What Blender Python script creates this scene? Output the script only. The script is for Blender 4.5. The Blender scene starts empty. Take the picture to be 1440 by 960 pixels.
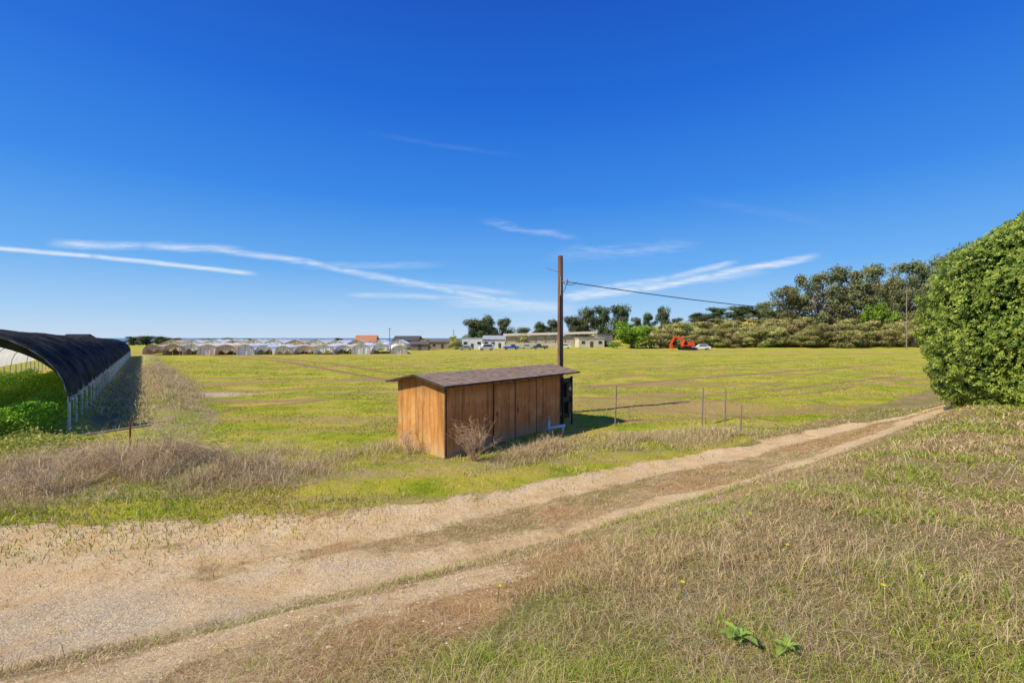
import bpy, math, random
import numpy as np
from mathutils import Vector, Matrix
rng = np.random.default_rng(7); random.seed(7)
scene = bpy.context.scene; COL = scene.collection
R = math.radians
F = 640.0; EYE = 3.3
# ------------------------------------------------------------------ terrain functions
def vn(x, y, s, seed=0):
    x = np.asarray(x, float)/s; y = np.asarray(y, float)/s
    ix = np.floor(x); iy = np.floor(y); fx = x-ix; fy = y-iy
    fx = fx*fx*(3-2*fx); fy = fy*fy*(3-2*fy)
    def h(a, b):
        v = np.sin(a*127.1+b*311.7+seed*74.7)*43758.5453
        return v-np.floor(v)
    return (h(ix, iy)*(1-fx)+h(ix+1, iy)*fx)*(1-fy)+(h(ix, iy+1)*(1-fx)+h(ix+1, iy+1)*fx)*fy
def fbm(x, y, s, seed=0):
    return .5*vn(x, y, s, seed)+.3*vn(x, y, s*.47, seed+1)+.2*vn(x, y, s*.21, seed+2)
def sm(t):
    t = np.clip(t, 0, 1); return t*t*(3-2*t)
def sp(x, w=1.5): return w*np.logaddexp(0, np.asarray(x, float)/w)
def S(x, y): return y-.75*sp(x)+.4*sp(-x)
def H0(x, y):
    x = np.asarray(x, float); y = np.asarray(y, float)
    s = S(x, y)
    z = 1.75/(1+np.exp(np.clip((s-4.6)/1.1, -30, 30)))
    u = x/np.maximum(y, 1)
    z = z-.0075*np.clip(y-16, 0, 220)*sm((.25-u)/.45)
    z = z+14*sm((x-20)/120)*sm((y-135)/90)
    r = np.sqrt(x*x+y*y)
    z = z-26*sm((r-560)/110)*(1-sm((x-20)/150))
    return z
def G0(px, py):
    t = np.geomspace(1, 640, 6000); dx = (px-720)/F; dz = (475-py)/F
    d = EYE+dz*t-H0(dx*t, t)
    i = np.argmax(d < 0)
    if d[i] >= 0: i = len(t)-1
    return dx*t[i], t[i]
def line(pts): return np.array([G0(*p) for p in pts])
TU = line([(1330,570),(1200,598),(1100,620),(1000,640),(900,660),(800,684),(700,708),(600,728),(500,741),(350,752),(150,762),(-200,778)])
TL = line([(1320,578),(1200,622),(1100,660),(1000,690),(900,720),(800,748),(700,770),(600,790),(450,818),(300,850),(150,885),(-100,945)])
TWN = line([(1250,610),(1130,664),(1000,710),(880,745),(760,790),(640,835),(520,885),(380,935),(250,975)])
TW2 = line([(640,820),(480,860),(330,900),(180,945),(0,985)])
TM = (TU+TL)/2
def pdist(x, y, L):
    best = np.full(np.shape(x), 1e9)
    for a, b in zip(L[:-1], L[1:]):
        v = b-a; t = np.clip(((x-a[0])*v[0]+(y-a[1])*v[1])/(v@v), 0, 1)
        best = np.minimum(best, np.hypot(x-a[0]-t*v[0], y-a[1]-t*v[1]))
    return best
TNL = np.array(G0(97, 605)); TND = np.array([-.63, .776]); TNN = np.array([-.776, -.63])
def tun_side(x, y):
    dx = x-TNL[0]; dy = y-TNL[1]
    return -(dx*TNN[0]+dy*TNN[1]), dx*TND[0]+dy*TND[1]
SC = np.array([-1.8, 12.4]); SF = np.array([.636, .772]); SB = np.array([-.772, .636])
FT = [line([(290,499),(400,508),(600,545)]), line([(340,499),(470,512),(620,535)]), line([(250,515),(400,516),(560,512),(700,505)]),
      line([(815,566),(950,578),(1090,590)]), line([(820,560),(1000,566),(1200,545)]), line([(830,545),(1000,530),(1250,512)]),
      line([(420,502),(700,498),(1000,500),(1270,497)]), line([(850,522),(1000,514),(1200,503)]), line([(250,600),(330,575),(480,560),(560,562)]),
      line([(820,552),(1050,552),(1260,530)])]
def rowstreak(x, y):
    a = R(12); u = x*math.cos(a)+y*math.sin(a); v = -x*math.sin(a)+y*math.cos(a)
    s1 = fbm(u/7, v, 1.9, 61); s2 = fbm(u/12, v, 6.0, 64)
    s = np.where(y < 40, s1, .45*s1+.55*s2)
    return sm((s-.52)/.10)*sm((fbm(x, y, 16, 71)-.30)/.3)
def zones(x, y):
    x = np.asarray(x, float); y = np.asarray(y, float); s = S(x, y)
    near = (np.abs(x) < 45) & (y < 45) & (y > -6)
    dU = np.where(near, pdist(x, y, TU), 99); dL = np.where(near, pdist(x, y, TL), 99); dM = np.where(near, pdist(x, y, TM), 99); dW = np.where(near, pdist(x, y, TWN), 99); dW2 = np.where(near, pdist(x, y, TW2), 99)
    n1 = fbm(x, y, 1.3, 5); n2 = fbm(x, y, 4, 9); n3 = fbm(x, y, .7, 15)
    left = sm((1-x)/6)
    dirt = np.maximum(np.exp(-(dU/(.62+.40*left))**2), np.exp(-(dL/(.66+.60*left))**2))*(.25+1.35*n1)
    dirt = np.maximum(dirt, .9*np.exp(-(dW2/.75)**2)*(.25+1.2*n3))
    dirt = np.maximum(dirt, .75*np.exp(-(dM/1.6)**4)*left*(.2+1.3*n3))
    band = np.exp(-(dM/(2.0+.6*left))**4)
    worn = np.maximum(np.exp(-(dW/(.32+.55*sm((2.5-x)/3)))**4), np.exp(-(dW2/1.0)**4))
    gx, gy = G0(60, 890)
    gravel = np.exp(-(((x-gx)/3.6)**2+((y-gy)/1.3)**2))*1.0
    gx, gy = G0(520, 795)
    gravel = np.maximum(gravel, .75*np.exp(-(((x-gx+.3)/2.6)**2+((y-gy)/.55)**2)))
    gravel = gravel*np.clip(.25+1.5*n3, 0, 1.2)
    ts, ta = tun_side(x, y)
    ditch = np.exp(-((ts-.9)/.7)**2)*sm((ta+1)/4)*(ta < 125)
    berm = np.exp(-((ts-3.2)/1.7)**2)*sm((ta+4)/3)*(ta < 125)
    shed = np.exp(-(((x-1.2)/6.5)**2+((y-12.6-.35*x)/1.9)**2)**2)
    lw = np.exp(-(((x+9.3)/5.2)**2+((y-10.6)/1.7)**2)**2)
    soil = np.zeros_like(x)
    for L, w in zip(FT, (.45,.4,.5,.35,.3,.35,.5,.35,.3,.3)): soil = np.maximum(soil, .85*np.exp(-(pdist(x, y, L)/w/np.maximum(1, y/30))**2))
    px, py = G0(292, 555)
    patch = np.exp(-(((x-px)/3.4)**2+((y-py)/2.0)**2))
    px, py = G0(940, 572)
    redd = np.exp(-(((x-px)/7.5)**2+((y-py)/3.2)**2)**1.3)
    fieldm = sm((s-7.9)/2.0)
    row = rowstreak(x, y)*sm((y-14)/5)
    return dict(s=s, dU=dU, dL=dL, dM=dM, dirt=np.clip(dirt, 0, 1), band=band, worn=worn, gravel=gravel, ditch=ditch, berm=berm, shed=shed, lw=lw,
                soil=soil, patch=patch, redd=redd, field=fieldm, n1=n1, n2=n2, row=row)
def H(x, y):
    x = np.asarray(x, float); y = np.asarray(y, float)
    z = H0(x, y)
    near = (np.abs(x) < 40) & (y < 40) & (y > -4)
    dU = np.where(near, pdist(x, y, TU), 99); dL = np.where(near, pdist(x, y, TL), 99)
    z = z-.06*np.exp(-(dU/.35)**2)-.06*np.exp(-(dL/.35)**2)
    z = z+(.06*(vn(x, y, .9, 3)-.5)+.03*(vn(x, y, .3, 4)-.5)+.12*(vn(x, y, 6, 8)-.5))*near
    ts, ta = tun_side(x, y)
    on = sm((ta+2)/3)*(ta < 130)
    z = z-.20*np.exp(-((ts-1.1)/.7)**2)*on+(.30+.25*(vn(x, y, 1.7, 77)-.5))*np.exp(-((ts-3.2)/1.1)**2)*on
    return z
def G(px, py):
    x, y = G0(px, py); return Vector((x, y, float(H(x, y))))
def at(px, D):
    x = (px-720)/F*D; return Vector((x, D, float(H(x, D))))
def zat(py, D): return EYE+(475-py)*D/F
# ------------------------------------------------------------------ material helpers
def mat(name):
    m = bpy.data.materials.new(name); m.use_nodes = True
    nt = m.node_tree; b = nt.nodes['Principled BSDF']; b.inputs['Roughness'].default_value = .85
    b.inputs['Specular IOR Level'].default_value = .25
    return m, nt, b
class N:
    def __init__(s, nt): s.nt = nt
    def n(s, t, **k):
        o = s.nt.nodes.new(t)
        for a, v in k.items(): setattr(o, a, v)
        return o
    def put(s, sock, v):
        if v is None: return
        if isinstance(v, bpy.types.NodeSocket): s.nt.links.new(v, sock)
        elif isinstance(v, (tuple, list)) and len(v) == 3 and sock.type == 'RGBA': sock.default_value = (*v, 1)
        else: sock.default_value = v
    def math(s, op, a, b=None, c=None, clamp=False):
        o = s.n('ShaderNodeMath', operation=op, use_clamp=clamp)
        for i, v in enumerate((a, b, c)):
            s.put(o.inputs[i], v)
        return o.outputs[0]
    def mix(s, f, a, b, mode='MIX'):
        o = s.n('ShaderNodeMix', data_type='RGBA', blend_type=mode)
        s.put(o.inputs[0], f); s.put(o.inputs[6], a); s.put(o.inputs[7], b); return o.outputs[2]
    def noise(s, vec, scale, detail=4, rough=.6, dist=0):
        o = s.n('ShaderNodeTexNoise'); s.put(o.inputs['Vector'], vec)
        o.inputs['Scale'].default_value = scale; o.inputs['Detail'].default_value = detail; o.inputs['Roughness'].default_value = rough
        o.inputs['Distortion'].default_value = dist; return o.outputs['Fac']
    def step(s, v, lo, hi, a=0., b=1.):
        o = s.n('ShaderNodeMapRange', interpolation_type='SMOOTHSTEP'); s.put(o.inputs[0], v)
        o.inputs[1].default_value = lo; o.inputs[2].default_value = hi; o.inputs[3].default_value = a; o.inputs[4].default_value = b
        return o.outputs[0]
    def map(s, vec, scale=(1,1,1), rot=(0,0,0)):
        o = s.n('ShaderNodeMapping'); s.put(o.inputs[0], vec); o.inputs['Scale'].default_value = scale; o.inputs['Rotation'].default_value = rot
        return o.outputs[0]
    def obj(s): return s.n('ShaderNodeTexCoord').outputs['Object']
    def pos(s): return s.n('ShaderNodeNewGeometry').outputs['Position']
    def attr(s, name): return s.n('ShaderNodeAttribute', attribute_name=name)
    def bump(s, b, h, strength=.5, dist=.03):
        o = s.n('ShaderNodeBump'); s.put(o.inputs['Height'], h); o.inputs['Strength'].default_value = strength; o.inputs['Distance'].default_value = dist
        s.nt.links.new(o.outputs[0], b.inputs['Normal'])
def simple(name, c1, c2=None, scale=3, rough=.8, metal=0, stretch=(1,1,1), lo=.35, hi=.65, bump=0, spec=.25):
    m, nt, b = mat(name); k = N(nt)
    v = k.map(k.obj(), stretch)
    n = k.noise(v, scale)
    k.put(b.inputs['Base Color'], k.mix(k.step(n, lo, hi), c1, c2 or tuple(q*.8 for q in c1)))
    b.inputs['Roughness'].default_value = rough; b.inputs['Metallic'].default_value = metal; b.inputs['Specular IOR Level'].default_value = spec
    if bump: k.bump(b, n, bump, .01)
    return m
def leafmat(name, tint=(1,1,1), trans=.35, rough=.6, rnd=.0, spec=.3):
    m, nt, b = mat(name); k = N(nt)
    c = k.attr('Col').outputs['Color']
    c = k.mix(1, c, tint, 'MULTIPLY')
    if rnd:
        r = k.n('ShaderNodeObjectInfo').outputs['Random']
        h = k.n('ShaderNodeHueSaturation'); k.put(h.inputs['Color'], c)
        k.put(h.inputs['Value'], k.math('MULTIPLY_ADD', r, rnd, 1-rnd/2)); k.put(h.inputs['Hue'], k.math('MULTIPLY_ADD', r, .05, .475)); c = h.outputs[0]
    k.put(b.inputs['Base Color'], c); b.inputs['Roughness'].default_value = rough; b.inputs['Specular IOR Level'].default_value = spec
    if trans:
        t = k.n('ShaderNodeBsdfTranslucent'); k.put(t.inputs[0], c)
        mx = k.n('ShaderNodeMixShader'); mx.inputs[0].default_value = trans
        nt.links.new(b.outputs[0], mx.inputs[1]); nt.links.new(t.outputs[0], mx.inputs[2])
        nt.links.new(mx.outputs[0], nt.nodes['Material Output'].inputs[0])
    return m
# ------------------------------------------------------------------ object helpers
def tag(o, label=None, cat=None, group=None, kind=None):
    if label: o['label'] = label
    if cat: o['category'] = cat
    if group: o['group'] = group
    if kind: o['kind'] = kind
    return o
def empty(name, loc, rz=0, label=None, cat=None, group=None):
    o = bpy.data.objects.new(name, None); COL.objects.link(o); o.location = loc; o.rotation_euler = (0, 0, rz); o.empty_display_size = .1
    return tag(o, label, cat, group)
def link(name, me, parent=None, m=None):
    o = bpy.data.objects.new(name, me); COL.objects.link(o); o.parent = parent
    if m and not me.materials: me.materials.append(m)
    return o
def npmesh(name, V, loops, starts, m=None, cols=None, smooth=False):
    me = bpy.data.meshes.new(name); V = np.ascontiguousarray(V, dtype=np.float32)
    me.vertices.add(len(V)); me.vertices.foreach_set('co', V.ravel())
    me.loops.add(len(loops)); me.loops.foreach_set('vertex_index', np.ascontiguousarray(loops, dtype=np.int32))
    me.polygons.add(len(starts)); me.polygons.foreach_set('loop_start', np.ascontiguousarray(starts, dtype=np.int32))
    if smooth: me.polygons.foreach_set('use_smooth', np.ones(len(starts), bool))
    me.update(calc_edges=True)
    if cols is not None:
        a = me.color_attributes.new('Col', 'FLOAT_COLOR', 'POINT')
        c = np.ones((len(V), 4), np.float32); c[:, :3] = cols; a.data.foreach_set('color', c.ravel())
    if m: me.materials.append(m)
    return me
def quads(name, Q, m, cols=None):
    n = len(Q); return npmesh(name, Q.reshape(-1, 3), np.arange(n*4), np.arange(n)*4, m, np.repeat(cols, 4, 0) if cols is not None else None)
class MB:
    def __init__(s): s.v = []; s.f = []
    def add(s, vs, fs):
        b = len(s.v); s.v += [tuple(v) for v in vs]; s.f += [tuple(i+b for i in f) for f in fs]; return s
    def box(s, c, d, rz=0, M=None):
        x, y, z = [q/2 for q in d]; vs = []
        Mx = M or Matrix.Rotation(rz, 3, 'Z')
        for k in (-z, z):
            for i, j in ((-x,-y),(x,-y),(x,y),(-x,y)): vs.append(Mx @ Vector((i, j, k))+Vector(c))
        return s.add(vs, [(3,2,1,0),(4,5,6,7),(0,1,5,4),(1,2,6,5),(2,3,7,6),(3,0,4,7)])
    def tube(s, p, q, r, r2=None, n=8):
        p = Vector(p); q = Vector(q); r2 = r if r2 is None else r2; d = (q-p).normalized()
        a = d.orthogonal().normalized(); b = d.cross(a); vs = []
        for c, rr in ((p, r), (q, r2)):
            for i in range(n):
                t = 2*math.pi*i/n; vs.append(c+a*rr*math.cos(t)+b*rr*math.sin(t))
        return s.add(vs, [(i, (i+1) % n, n+(i+1) % n, n+i) for i in range(n)]+[tuple(range(n))[::-1], tuple(range(n, 2*n))])
    def path(s, pts, r, n=6):
        for a, b in zip(pts[:-1], pts[1:]): s.tube(a, b, r, None, n)
        return s
    def extr(s, prof, y0, y1, inset=0):
        n = len(prof)
        vs = [(p[0], y0, p[1]) for p in prof]+[(p[0], y1, p[1]) for p in prof]
        return s.add(vs, [tuple(range(n)), tuple(range(n, 2*n))[::-1]]+[(i, n+i, n+(i+1) % n, (i+1) % n) for i in range(n)])
    def build(s, name, m, parent=None, smooth=False, bevel=0):
        me = bpy.data.meshes.new(name); me.from_pydata(s.v, [], s.f); me.update()
        import bmesh
        bm = bmesh.new(); bm.from_mesh(me); bmesh.ops.recalc_face_normals(bm, faces=bm.faces); bm.to_mesh(me); bm.free()
        if smooth: me.polygons.foreach_set('use_smooth', [True]*len(me.polygons))
        o = link(name, me, parent, m)
        if bevel:
            md = o.modifiers.new('b', 'BEVEL'); md.width = bevel; md.segments = 2
        return o
# ------------------------------------------------------------------ camera, light, sky
cam = bpy.data.cameras.new('camera'); co = bpy.data.objects.new('camera', cam); COL.objects.link(co)
co.location = (0, 0, EYE); co.rotation_euler = (R(90), 0, 0); cam.lens = 16; cam.sensor_width = 36; cam.shift_y = -5/1440; cam.clip_end = 60000; cam.clip_start = .05
scene.camera = co
scene.view_settings.view_transform = 'Standard'; scene.view_settings.look = 'None'; scene.view_settings.exposure = 0
sd = Vector((-.90, -.44, 0)).normalized(); EL = R(42)
sv = Vector((sd.x*math.cos(EL), sd.y*math.cos(EL), math.sin(EL)))
sl = bpy.data.lights.new('sun', 'SUN'); sl.energy = 5.0; sl.angle = R(.5); sl.color = (1, .92, .74)
so = bpy.data.objects.new('sun', sl); COL.objects.link(so); so.rotation_euler = sv.to_track_quat('Z', 'Y').to_euler()
w = bpy.data.worlds.new('World'); scene.world = w; w.use_nodes = True; nt = w.node_tree; k = N(nt)
bg = nt.nodes['Background']; sky = k.n('ShaderNodeTexSky', sky_type='NISHITA'); sky.sun_disc = False
sky.sun_elevation = EL; sky.sun_rotation = math.atan2(sd.x, sd.y) % (2*math.pi); sky.ozone_density = 3.5; sky.air_density = 1.0; sky.dust_density = .3
tc = k.n('ShaderNodeTexCoord').outputs['Generated']
sx = k.n('ShaderNodeSeparateXYZ'); k.put(sx.inputs[0], tc)
dy = k.math('MAXIMUM', sx.outputs[1], .02)
U = k.math('DIVIDE', sx.outputs[0], dy); Vv = k.math('DIVIDE', sx.outputs[2], dy)
cx = k.n('ShaderNodeCombineXYZ'); k.put(cx.inputs[0], U); k.put(cx.inputs[1], Vv)
wn = k.noise(k.map(cx.outputs[0], (3, 10, 1)), 1.6, 6, .65)
fn = k.noise(k.map(cx.outputs[0], (9, 90, 1), (0, 0, R(-5))), 1.5, 7, .75)
def streak(pts, wpx, op, soft=.25, wob=.02, tex=.7):
    tot = None
    for (x0, y0), (x1, y1) in zip(pts[:-1], pts[1:]):
        u0, v0, u1, v1 = (x0-720)/F, (475-y0)/F, (x1-720)/F, (475-y1)/F
        lin = k.math('MULTIPLY_ADD', U, (v1-v0)/(u1-u0), v0-u0*(v1-v0)/(u1-u0))
        d = k.math('SUBTRACT', Vv, lin); d = k.math('ADD', d, k.math('MULTIPLY', k.math('SUBTRACT', wn, .5), wob))
        d = k.math('ABSOLUTE', d); band = k.step(d, 0, wpx/F, 1, 0)
        a0 = (u1-u0)*soft
        e = k.math('MULTIPLY', k.step(U, u0-a0, u0+a0), k.step(U, u1-a0, u1+a0, 1, 0))
        q = k.math('MULTIPLY', band, e); tot = q if tot is None else k.math('MAXIMUM', tot, q)
    t = k.step(fn, .3, .7, 1-tex, 1)
    return k.math('MULTIPLY', k.math('MULTIPLY', tot, t), op)
cl = [streak([(-60,345),(130,360),(350,384)], 5, .8, .08, .008, .4), streak([(80,342),(200,345),(330,351)], 9, .6, .2, .02, .7),
      streak([(300,350),(430,368),(480,380),(560,393),(640,410),(700,422),(790,432)], 7, .6, .12, .018, .65), streak([(420,366),(500,386),(580,398)], 5, .5, .2, .02, .6),
      streak([(440,374),(600,372)], 8, .25, .3), streak([(500,415),(620,418),(790,428)], 6, .45, .2, .012), streak([(560,398),(720,412)], 7, .4, .2),
      streak([(640,424),(800,434)], 14, .5, .25, .02), streak([(790,418),(860,404),(940,392),(1030,371)], 8, .6, .15, .025),
      streak([(800,420),(900,408),(1000,388),(1140,362)], 8, .85, .15, .02), streak([(880,404),(1060,384)], 9, .5, .25, .03),
      streak([(690,314),(800,334)], 7, .3, .25, .05, .97), streak([(790,360),(960,344)], 14, .25, .25, .06, .97), streak([(540,192),(700,214)], 6, .05, .3, .02, .95),
      streak([(980,280),(1160,312)], 10, .05, .3, .04, .9)]
c = cl[0]
for q in cl[1:]: c = k.math('MAXIMUM', c, q)
c = k.math('MULTIPLY', c, k.step(sx.outputs[1], .02, .2))
ramp = k.n('ShaderNodeValToRGB'); k.put(ramp.inputs[0], k.math('ABSOLUTE', sx.outputs[2]))
els = ramp.color_ramp.elements
stops = [(0, (.56,.72,.92)), (.05, (.36,.61,.93)), (.14, (.13,.42,.90)), (.28, (.030,.25,.84)), (.45, (.006,.145,.72)), (.62, (.003,.085,.55)), (1, (.04,.10,.40))]
els[0].position = 0; els[0].color = (*stops[0][1], 1); els[1].position = 1; els[1].color = (*stops[-1][1], 1)
for pos_, c_ in stops[1:-1]: e = els.new(pos_); e.color = (*c_, 1)
ST = .115
grad = k.mix(1, ramp.outputs[0], (1/ST, 1/ST, 1/ST), 'MULTIPLY')
base_sky = k.mix(.88, sky.outputs[0], grad)
skc = k.mix(c, base_sky, (7.6, 8.1, 8.6))
k.put(bg.inputs[0], skc); bg.inputs[1].default_value = ST
# ------------------------------------------------------------------ ground sheet
m, nt, b = mat('ground_soil_and_grass'); k = N(nt); P = k.pos()
nf = k.noise(P, 55, 5, .7); nm = k.noise(P, 5, 5, .65); nl = k.noise(P, .35, 4, .55); nx = k.noise(P, 1.3, 5, .6); nq = k.noise(P, 14, 4, .7)
def thr(name, lo=.38, hi=.62, amp=.75, nn=None):
    a = k.attr(name).outputs['Fac']; return k.step(k.math('ADD', a, k.math('MULTIPLY', k.math('SUBTRACT', nn or nm, .5), amp)), lo, hi)
stre = k.noise(k.map(P, (.05, .75, 1), (0, 0, R(14))), 1.0, 5, .65); stre2 = k.noise(k.map(P, (.02, .5, 1), (0, 0, R(-28))), 1.0, 4, .6)
green = k.mix(k.step(nx, .35, .65), (.27,.35,.014), (.48,.49,.035))
green = k.mix(k.step(nl, .40, .60), green, (.60,.49,.08))
green = k.mix(k.math('MULTIPLY', k.step(nf, .5, .7), .45), green, (.13,.17,.015))
soilc = k.mix(nf, (.26,.13,.06), (.54,.34,.17))
fld = k.mix(k.math('MULTIPLY', k.step(stre, .52, .63), .7), green, k.mix(nm, (.38,.26,.10), (.60,.43,.18)))
fld = k.mix(k.math('MULTIPLY', k.step(stre2, .56, .70), .5), fld, (.54,.41,.14))
fld = k.mix(k.math('MULTIPLY', thr('row', .3, .75, .9), .85), fld, k.mix(nm, (.36,.22,.09), (.56,.38,.17)))
fld = k.mix(thr('soil', .3, .7, 1.1), fld, soilc)
fld = k.mix(k.math('MULTIPLY', thr('redd', .4, .9, 1.8), .85), fld, k.mix(nm, (.52,.28,.13), (.50,.40,.14)))
fld = k.mix(thr('patch', .3, .8, 1.2), fld, (.68,.53,.32))
turf = k.mix(k.step(nm, .35, .65), (.30,.19,.08), (.48,.34,.15)); turf = k.mix(k.step(nf, .45, .7), turf, (.64,.49,.26))
turf = k.mix(k.math('MULTIPLY', k.step(nl, .42, .6), .55), turf, (.20,.25,.025))
base = k.mix(thr('field', .35, .65, .6), turf, fld)
dry = k.mix(k.step(nf, .35, .65), (.36,.25,.13), (.68,.52,.29)); dry = k.mix(k.math('MULTIPLY', k.step(nx, .44, .58), .8), dry, (.33,.38,.045)); base = k.mix(thr('dry', .35, .75, 1.0), base, dry)
base = k.mix(k.math('MULTIPLY', thr('ditch', .3, .8, .9), .8), base, k.mix(nm, (.18,.12,.07), (.44,.31,.18)))
bandc = k.mix(k.step(nm, .4, .6), (.52,.34,.16), (.68,.48,.24)); bandc = k.mix(k.step(nf, .5, .72), bandc, (.80,.62,.36))
bandc = k.mix(k.math('MULTIPLY', k.step(nx, .47, .57), .6), bandc, k.mix(k.step(nq, .4, .6), (.26,.26,.045), (.40,.25,.10)))
bandc = k.mix(k.math('MULTIPLY', k.step(nl, .52, .6), .45), bandc, (.62,.30,.11))
base = k.mix(thr('band', .35, .75, .8), base, bandc)
dirtc = k.mix(k.step(nx, .3, .7), (.84,.56,.27), (.95,.72,.42)); dirtc = k.mix(k.math('MULTIPLY', k.step(nf, .54, .78), .5), dirtc, (.52,.32,.14)); dirtc = k.mix(k.math('MULTIPLY', k.step(nq, .54, .64), .55), dirtc, (.48,.30,.12))
base = k.mix(thr('dirt', .34, .54, 1.6, nx), base, k.mix(thr('dirt', .25, .45, 1.3, nq), bandc, dirtc))
vo = k.n('ShaderNodeTexVoronoi'); k.put(vo.inputs['Vector'], P); vo.inputs['Scale'].default_value = 46
scn = k.n('ShaderNodeSeparateColor'); k.put(scn.inputs[0], vo.outputs['Color'])
gr = k.mix(scn.outputs[0], (.48,.35,.21), (.92,.77,.55))
base = k.mix(k.math('MULTIPLY', thr('gravel', .45, .9, 1.3, nq), .6), base, gr)
k.put(b.inputs['Base Color'], base); b.inputs['Roughness'].default_value = .95; b.inputs['Specular IOR Level'].default_value = .05
k.bump(b, k.math('ADD', k.math('ADD', nf, k.math('MULTIPLY', nq, 1.2)), k.math('MULTIPLY', nm, 1.6)), .85, .05)
GM = m
nx_, ny_ = 760, 560
ux = np.linspace(-5.0, 5.0, nx_); uy = np.linspace(-2.2, 5.15, ny_)
gx = 7*np.sinh(ux); gy = 4+7*np.sinh(uy)
X, Y = np.meshgrid(gx, gy); Z = H(X, Y)
idx = np.arange(nx_*ny_).reshape(ny_, nx_)
Qd = np.stack([idx[:-1,:-1], idx[:-1,1:], idx[1:,1:], idx[1:,:-1]], -1).reshape(-1)
me = npmesh('ground', np.stack([X, Y, Z], -1).reshape(-1, 3), Qd, np.arange((nx_-1)*(ny_-1))*4, GM, None, True)
z = zones(X, Y)
def fattr(n, v):
    a = me.attributes.new(n, 'FLOAT', 'POINT'); a.data.foreach_set('value', np.ascontiguousarray(v, dtype=np.float32).ravel())
fattr('dirt', z['dirt']); fattr('band', np.maximum(z['band'], z['worn'])*.9); fattr('soil', z['soil']); fattr('redd', z['redd']); fattr('patch', z['patch']); fattr('field', z['field']); fattr('row', z['row'])
fattr('gravel', z['gravel']); fattr('ditch', z['ditch']); fattr('dry', np.clip(z['shed']*.6+z['lw']*.7+z['berm'], 0, 1))
tag(link('ground', me), kind='structure')
m, nt, b = mat('sea_water'); k = N(nt); b.inputs['Base Color'].default_value = (.12, .26, .42, 1); b.inputs['Roughness'].default_value = .5
k.bump(b, k.noise(k.pos(), .05, 4), .4, 1)
tag(MB().add([(-40000,300,-18),(40000,300,-18),(40000,42000,-18),(-40000,42000,-18)], [(0,1,2,3)]).build('sea', m), kind='structure')
# ------------------------------------------------------------------ grasses
GRASS = leafmat('grass_blades', trans=.25, rough=.7, spec=.10)
def blades(name, x, y, hgt, wid, lean, drop, col, flat=0):
    n = len(x); zz = H(x, y)-.01
    a = rng.uniform(0, 2*np.pi, n); ld = np.stack([np.cos(a), np.sin(a), np.zeros(n)], -1)
    b_ = rng.uniform(0, 2*np.pi, n); sdv = np.stack([np.cos(b_), np.sin(b_), np.zeros(n)], -1)*(wid/2)[:, None]
    P0 = np.stack([x, y, zz], -1); up = np.array([0, 0, 1.])
    mid = P0+up*(hgt*.58)[:, None]+ld*(hgt*lean*.3)[:, None]; tip = P0+up*(hgt*(1-drop))[:, None]+ld*(hgt*lean)[:, None]
    V = np.stack([P0-sdv, P0+sdv, mid+sdv*.75, mid-sdv*.75, tip], 1)
    base = (np.arange(n)*5)[:, None]; lp = (base+np.array([0,1,2,3,3,2,4])[None, :]).ravel()
    st = (np.arange(n)*7)[:, None]+np.array([0, 4])[None, :]
    cc = np.repeat(col[:, None, :], 5, 1)*np.array([.6,.6,1,1,1.1])[None, :, None]  # shade between blades painted in: bases tinted darker, tips lighter
    return npmesh(name, V.reshape(-1, 3), lp, st.ravel(), GRASS, np.minimum(cc, .97).reshape(-1, 3))
def polar(n, r0, r1, a0=-56, a1=56):
    r = r0*(r1/r0)**rng.random(n); a = np.radians(rng.uniform(a0, a1, n)); return r*np.sin(a), r*np.cos(a), r
def mixc(f, a, b): return np.asarray(a)[None, :]*(1-f)[:, None]+np.asarray(b)[None, :]*f[:, None]
x, y, r = polar(600000, 1.3, 26); Zn = zones(x, y)
tuft = sm((fbm(x, y, .45, 101)-.50)/.1)
dens = (1-np.clip(Zn['dirt']*1.6, 0, .97))*(1-.80*Zn['band']*(1-.75*tuft))*(1-.92*Zn['worn']*(1-.45*tuft))*(1-.9*np.clip(Zn['gravel'], 0, 1))*(1-Zn['field'])*(.12+.97*sm((fbm(x, y, .9, 5)-.34)/.16))
kp = rng.random(len(x)) < dens; x, y, r = x[kp], y[kp], r[kp]; Zn = {q: v[kp] for q, v in Zn.items()}
gp = sm((fbm(x, y, 2.0, 21)-.42)/.18); gp = gp*(1-.75*sm((x-1.8)/2.5)*sm((4.8-y)/2.5)); gp = np.where(Zn['dM'] < 2.6, gp*.5, gp)
isg = rng.random(len(x)) < .11+.66*gp
f = rng.random(len(x))
col = np.where(isg[:, None], mixc(f, (.20,.33,.018), (.55,.60,.07)), mixc(f, (.38,.23,.10), (.95,.74,.39)))
onroad = (Zn['band'] > .4) | (Zn['worn'] > .35)
hg = np.where(isg, rng.uniform(.03, .10, len(x)), rng.uniform(.02, .12, len(x)))*(.5+.9*fbm(x, y, .8, 33))*np.where(onroad, .6, 1)*1.1
hg *= np.where(rng.random(len(x)) < .02, 2.0, 1)
wd = np.clip(r*.00095, .0022, .03)*rng.uniform(.7, 1.6, len(x))
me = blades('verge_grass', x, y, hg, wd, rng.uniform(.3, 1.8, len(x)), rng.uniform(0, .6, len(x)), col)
tag(link('verge_grass', me), 'mixed green and straw coloured grass covering the bank and road verges', 'grass', kind='stuff')
x, y, r = polar(210000, 1.3, 22); Zn = zones(x, y)
dens = (1-np.clip(Zn['dirt']*1.2, 0, 1))*(1-.3*Zn['band'])*(1-.45*Zn['worn'])*(1-.7*np.clip(Zn['gravel'], 0, 1))*(1-Zn['field'])*(.3+sm((fbm(x, y, 1.1, 81)-.36)/.2))
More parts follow.
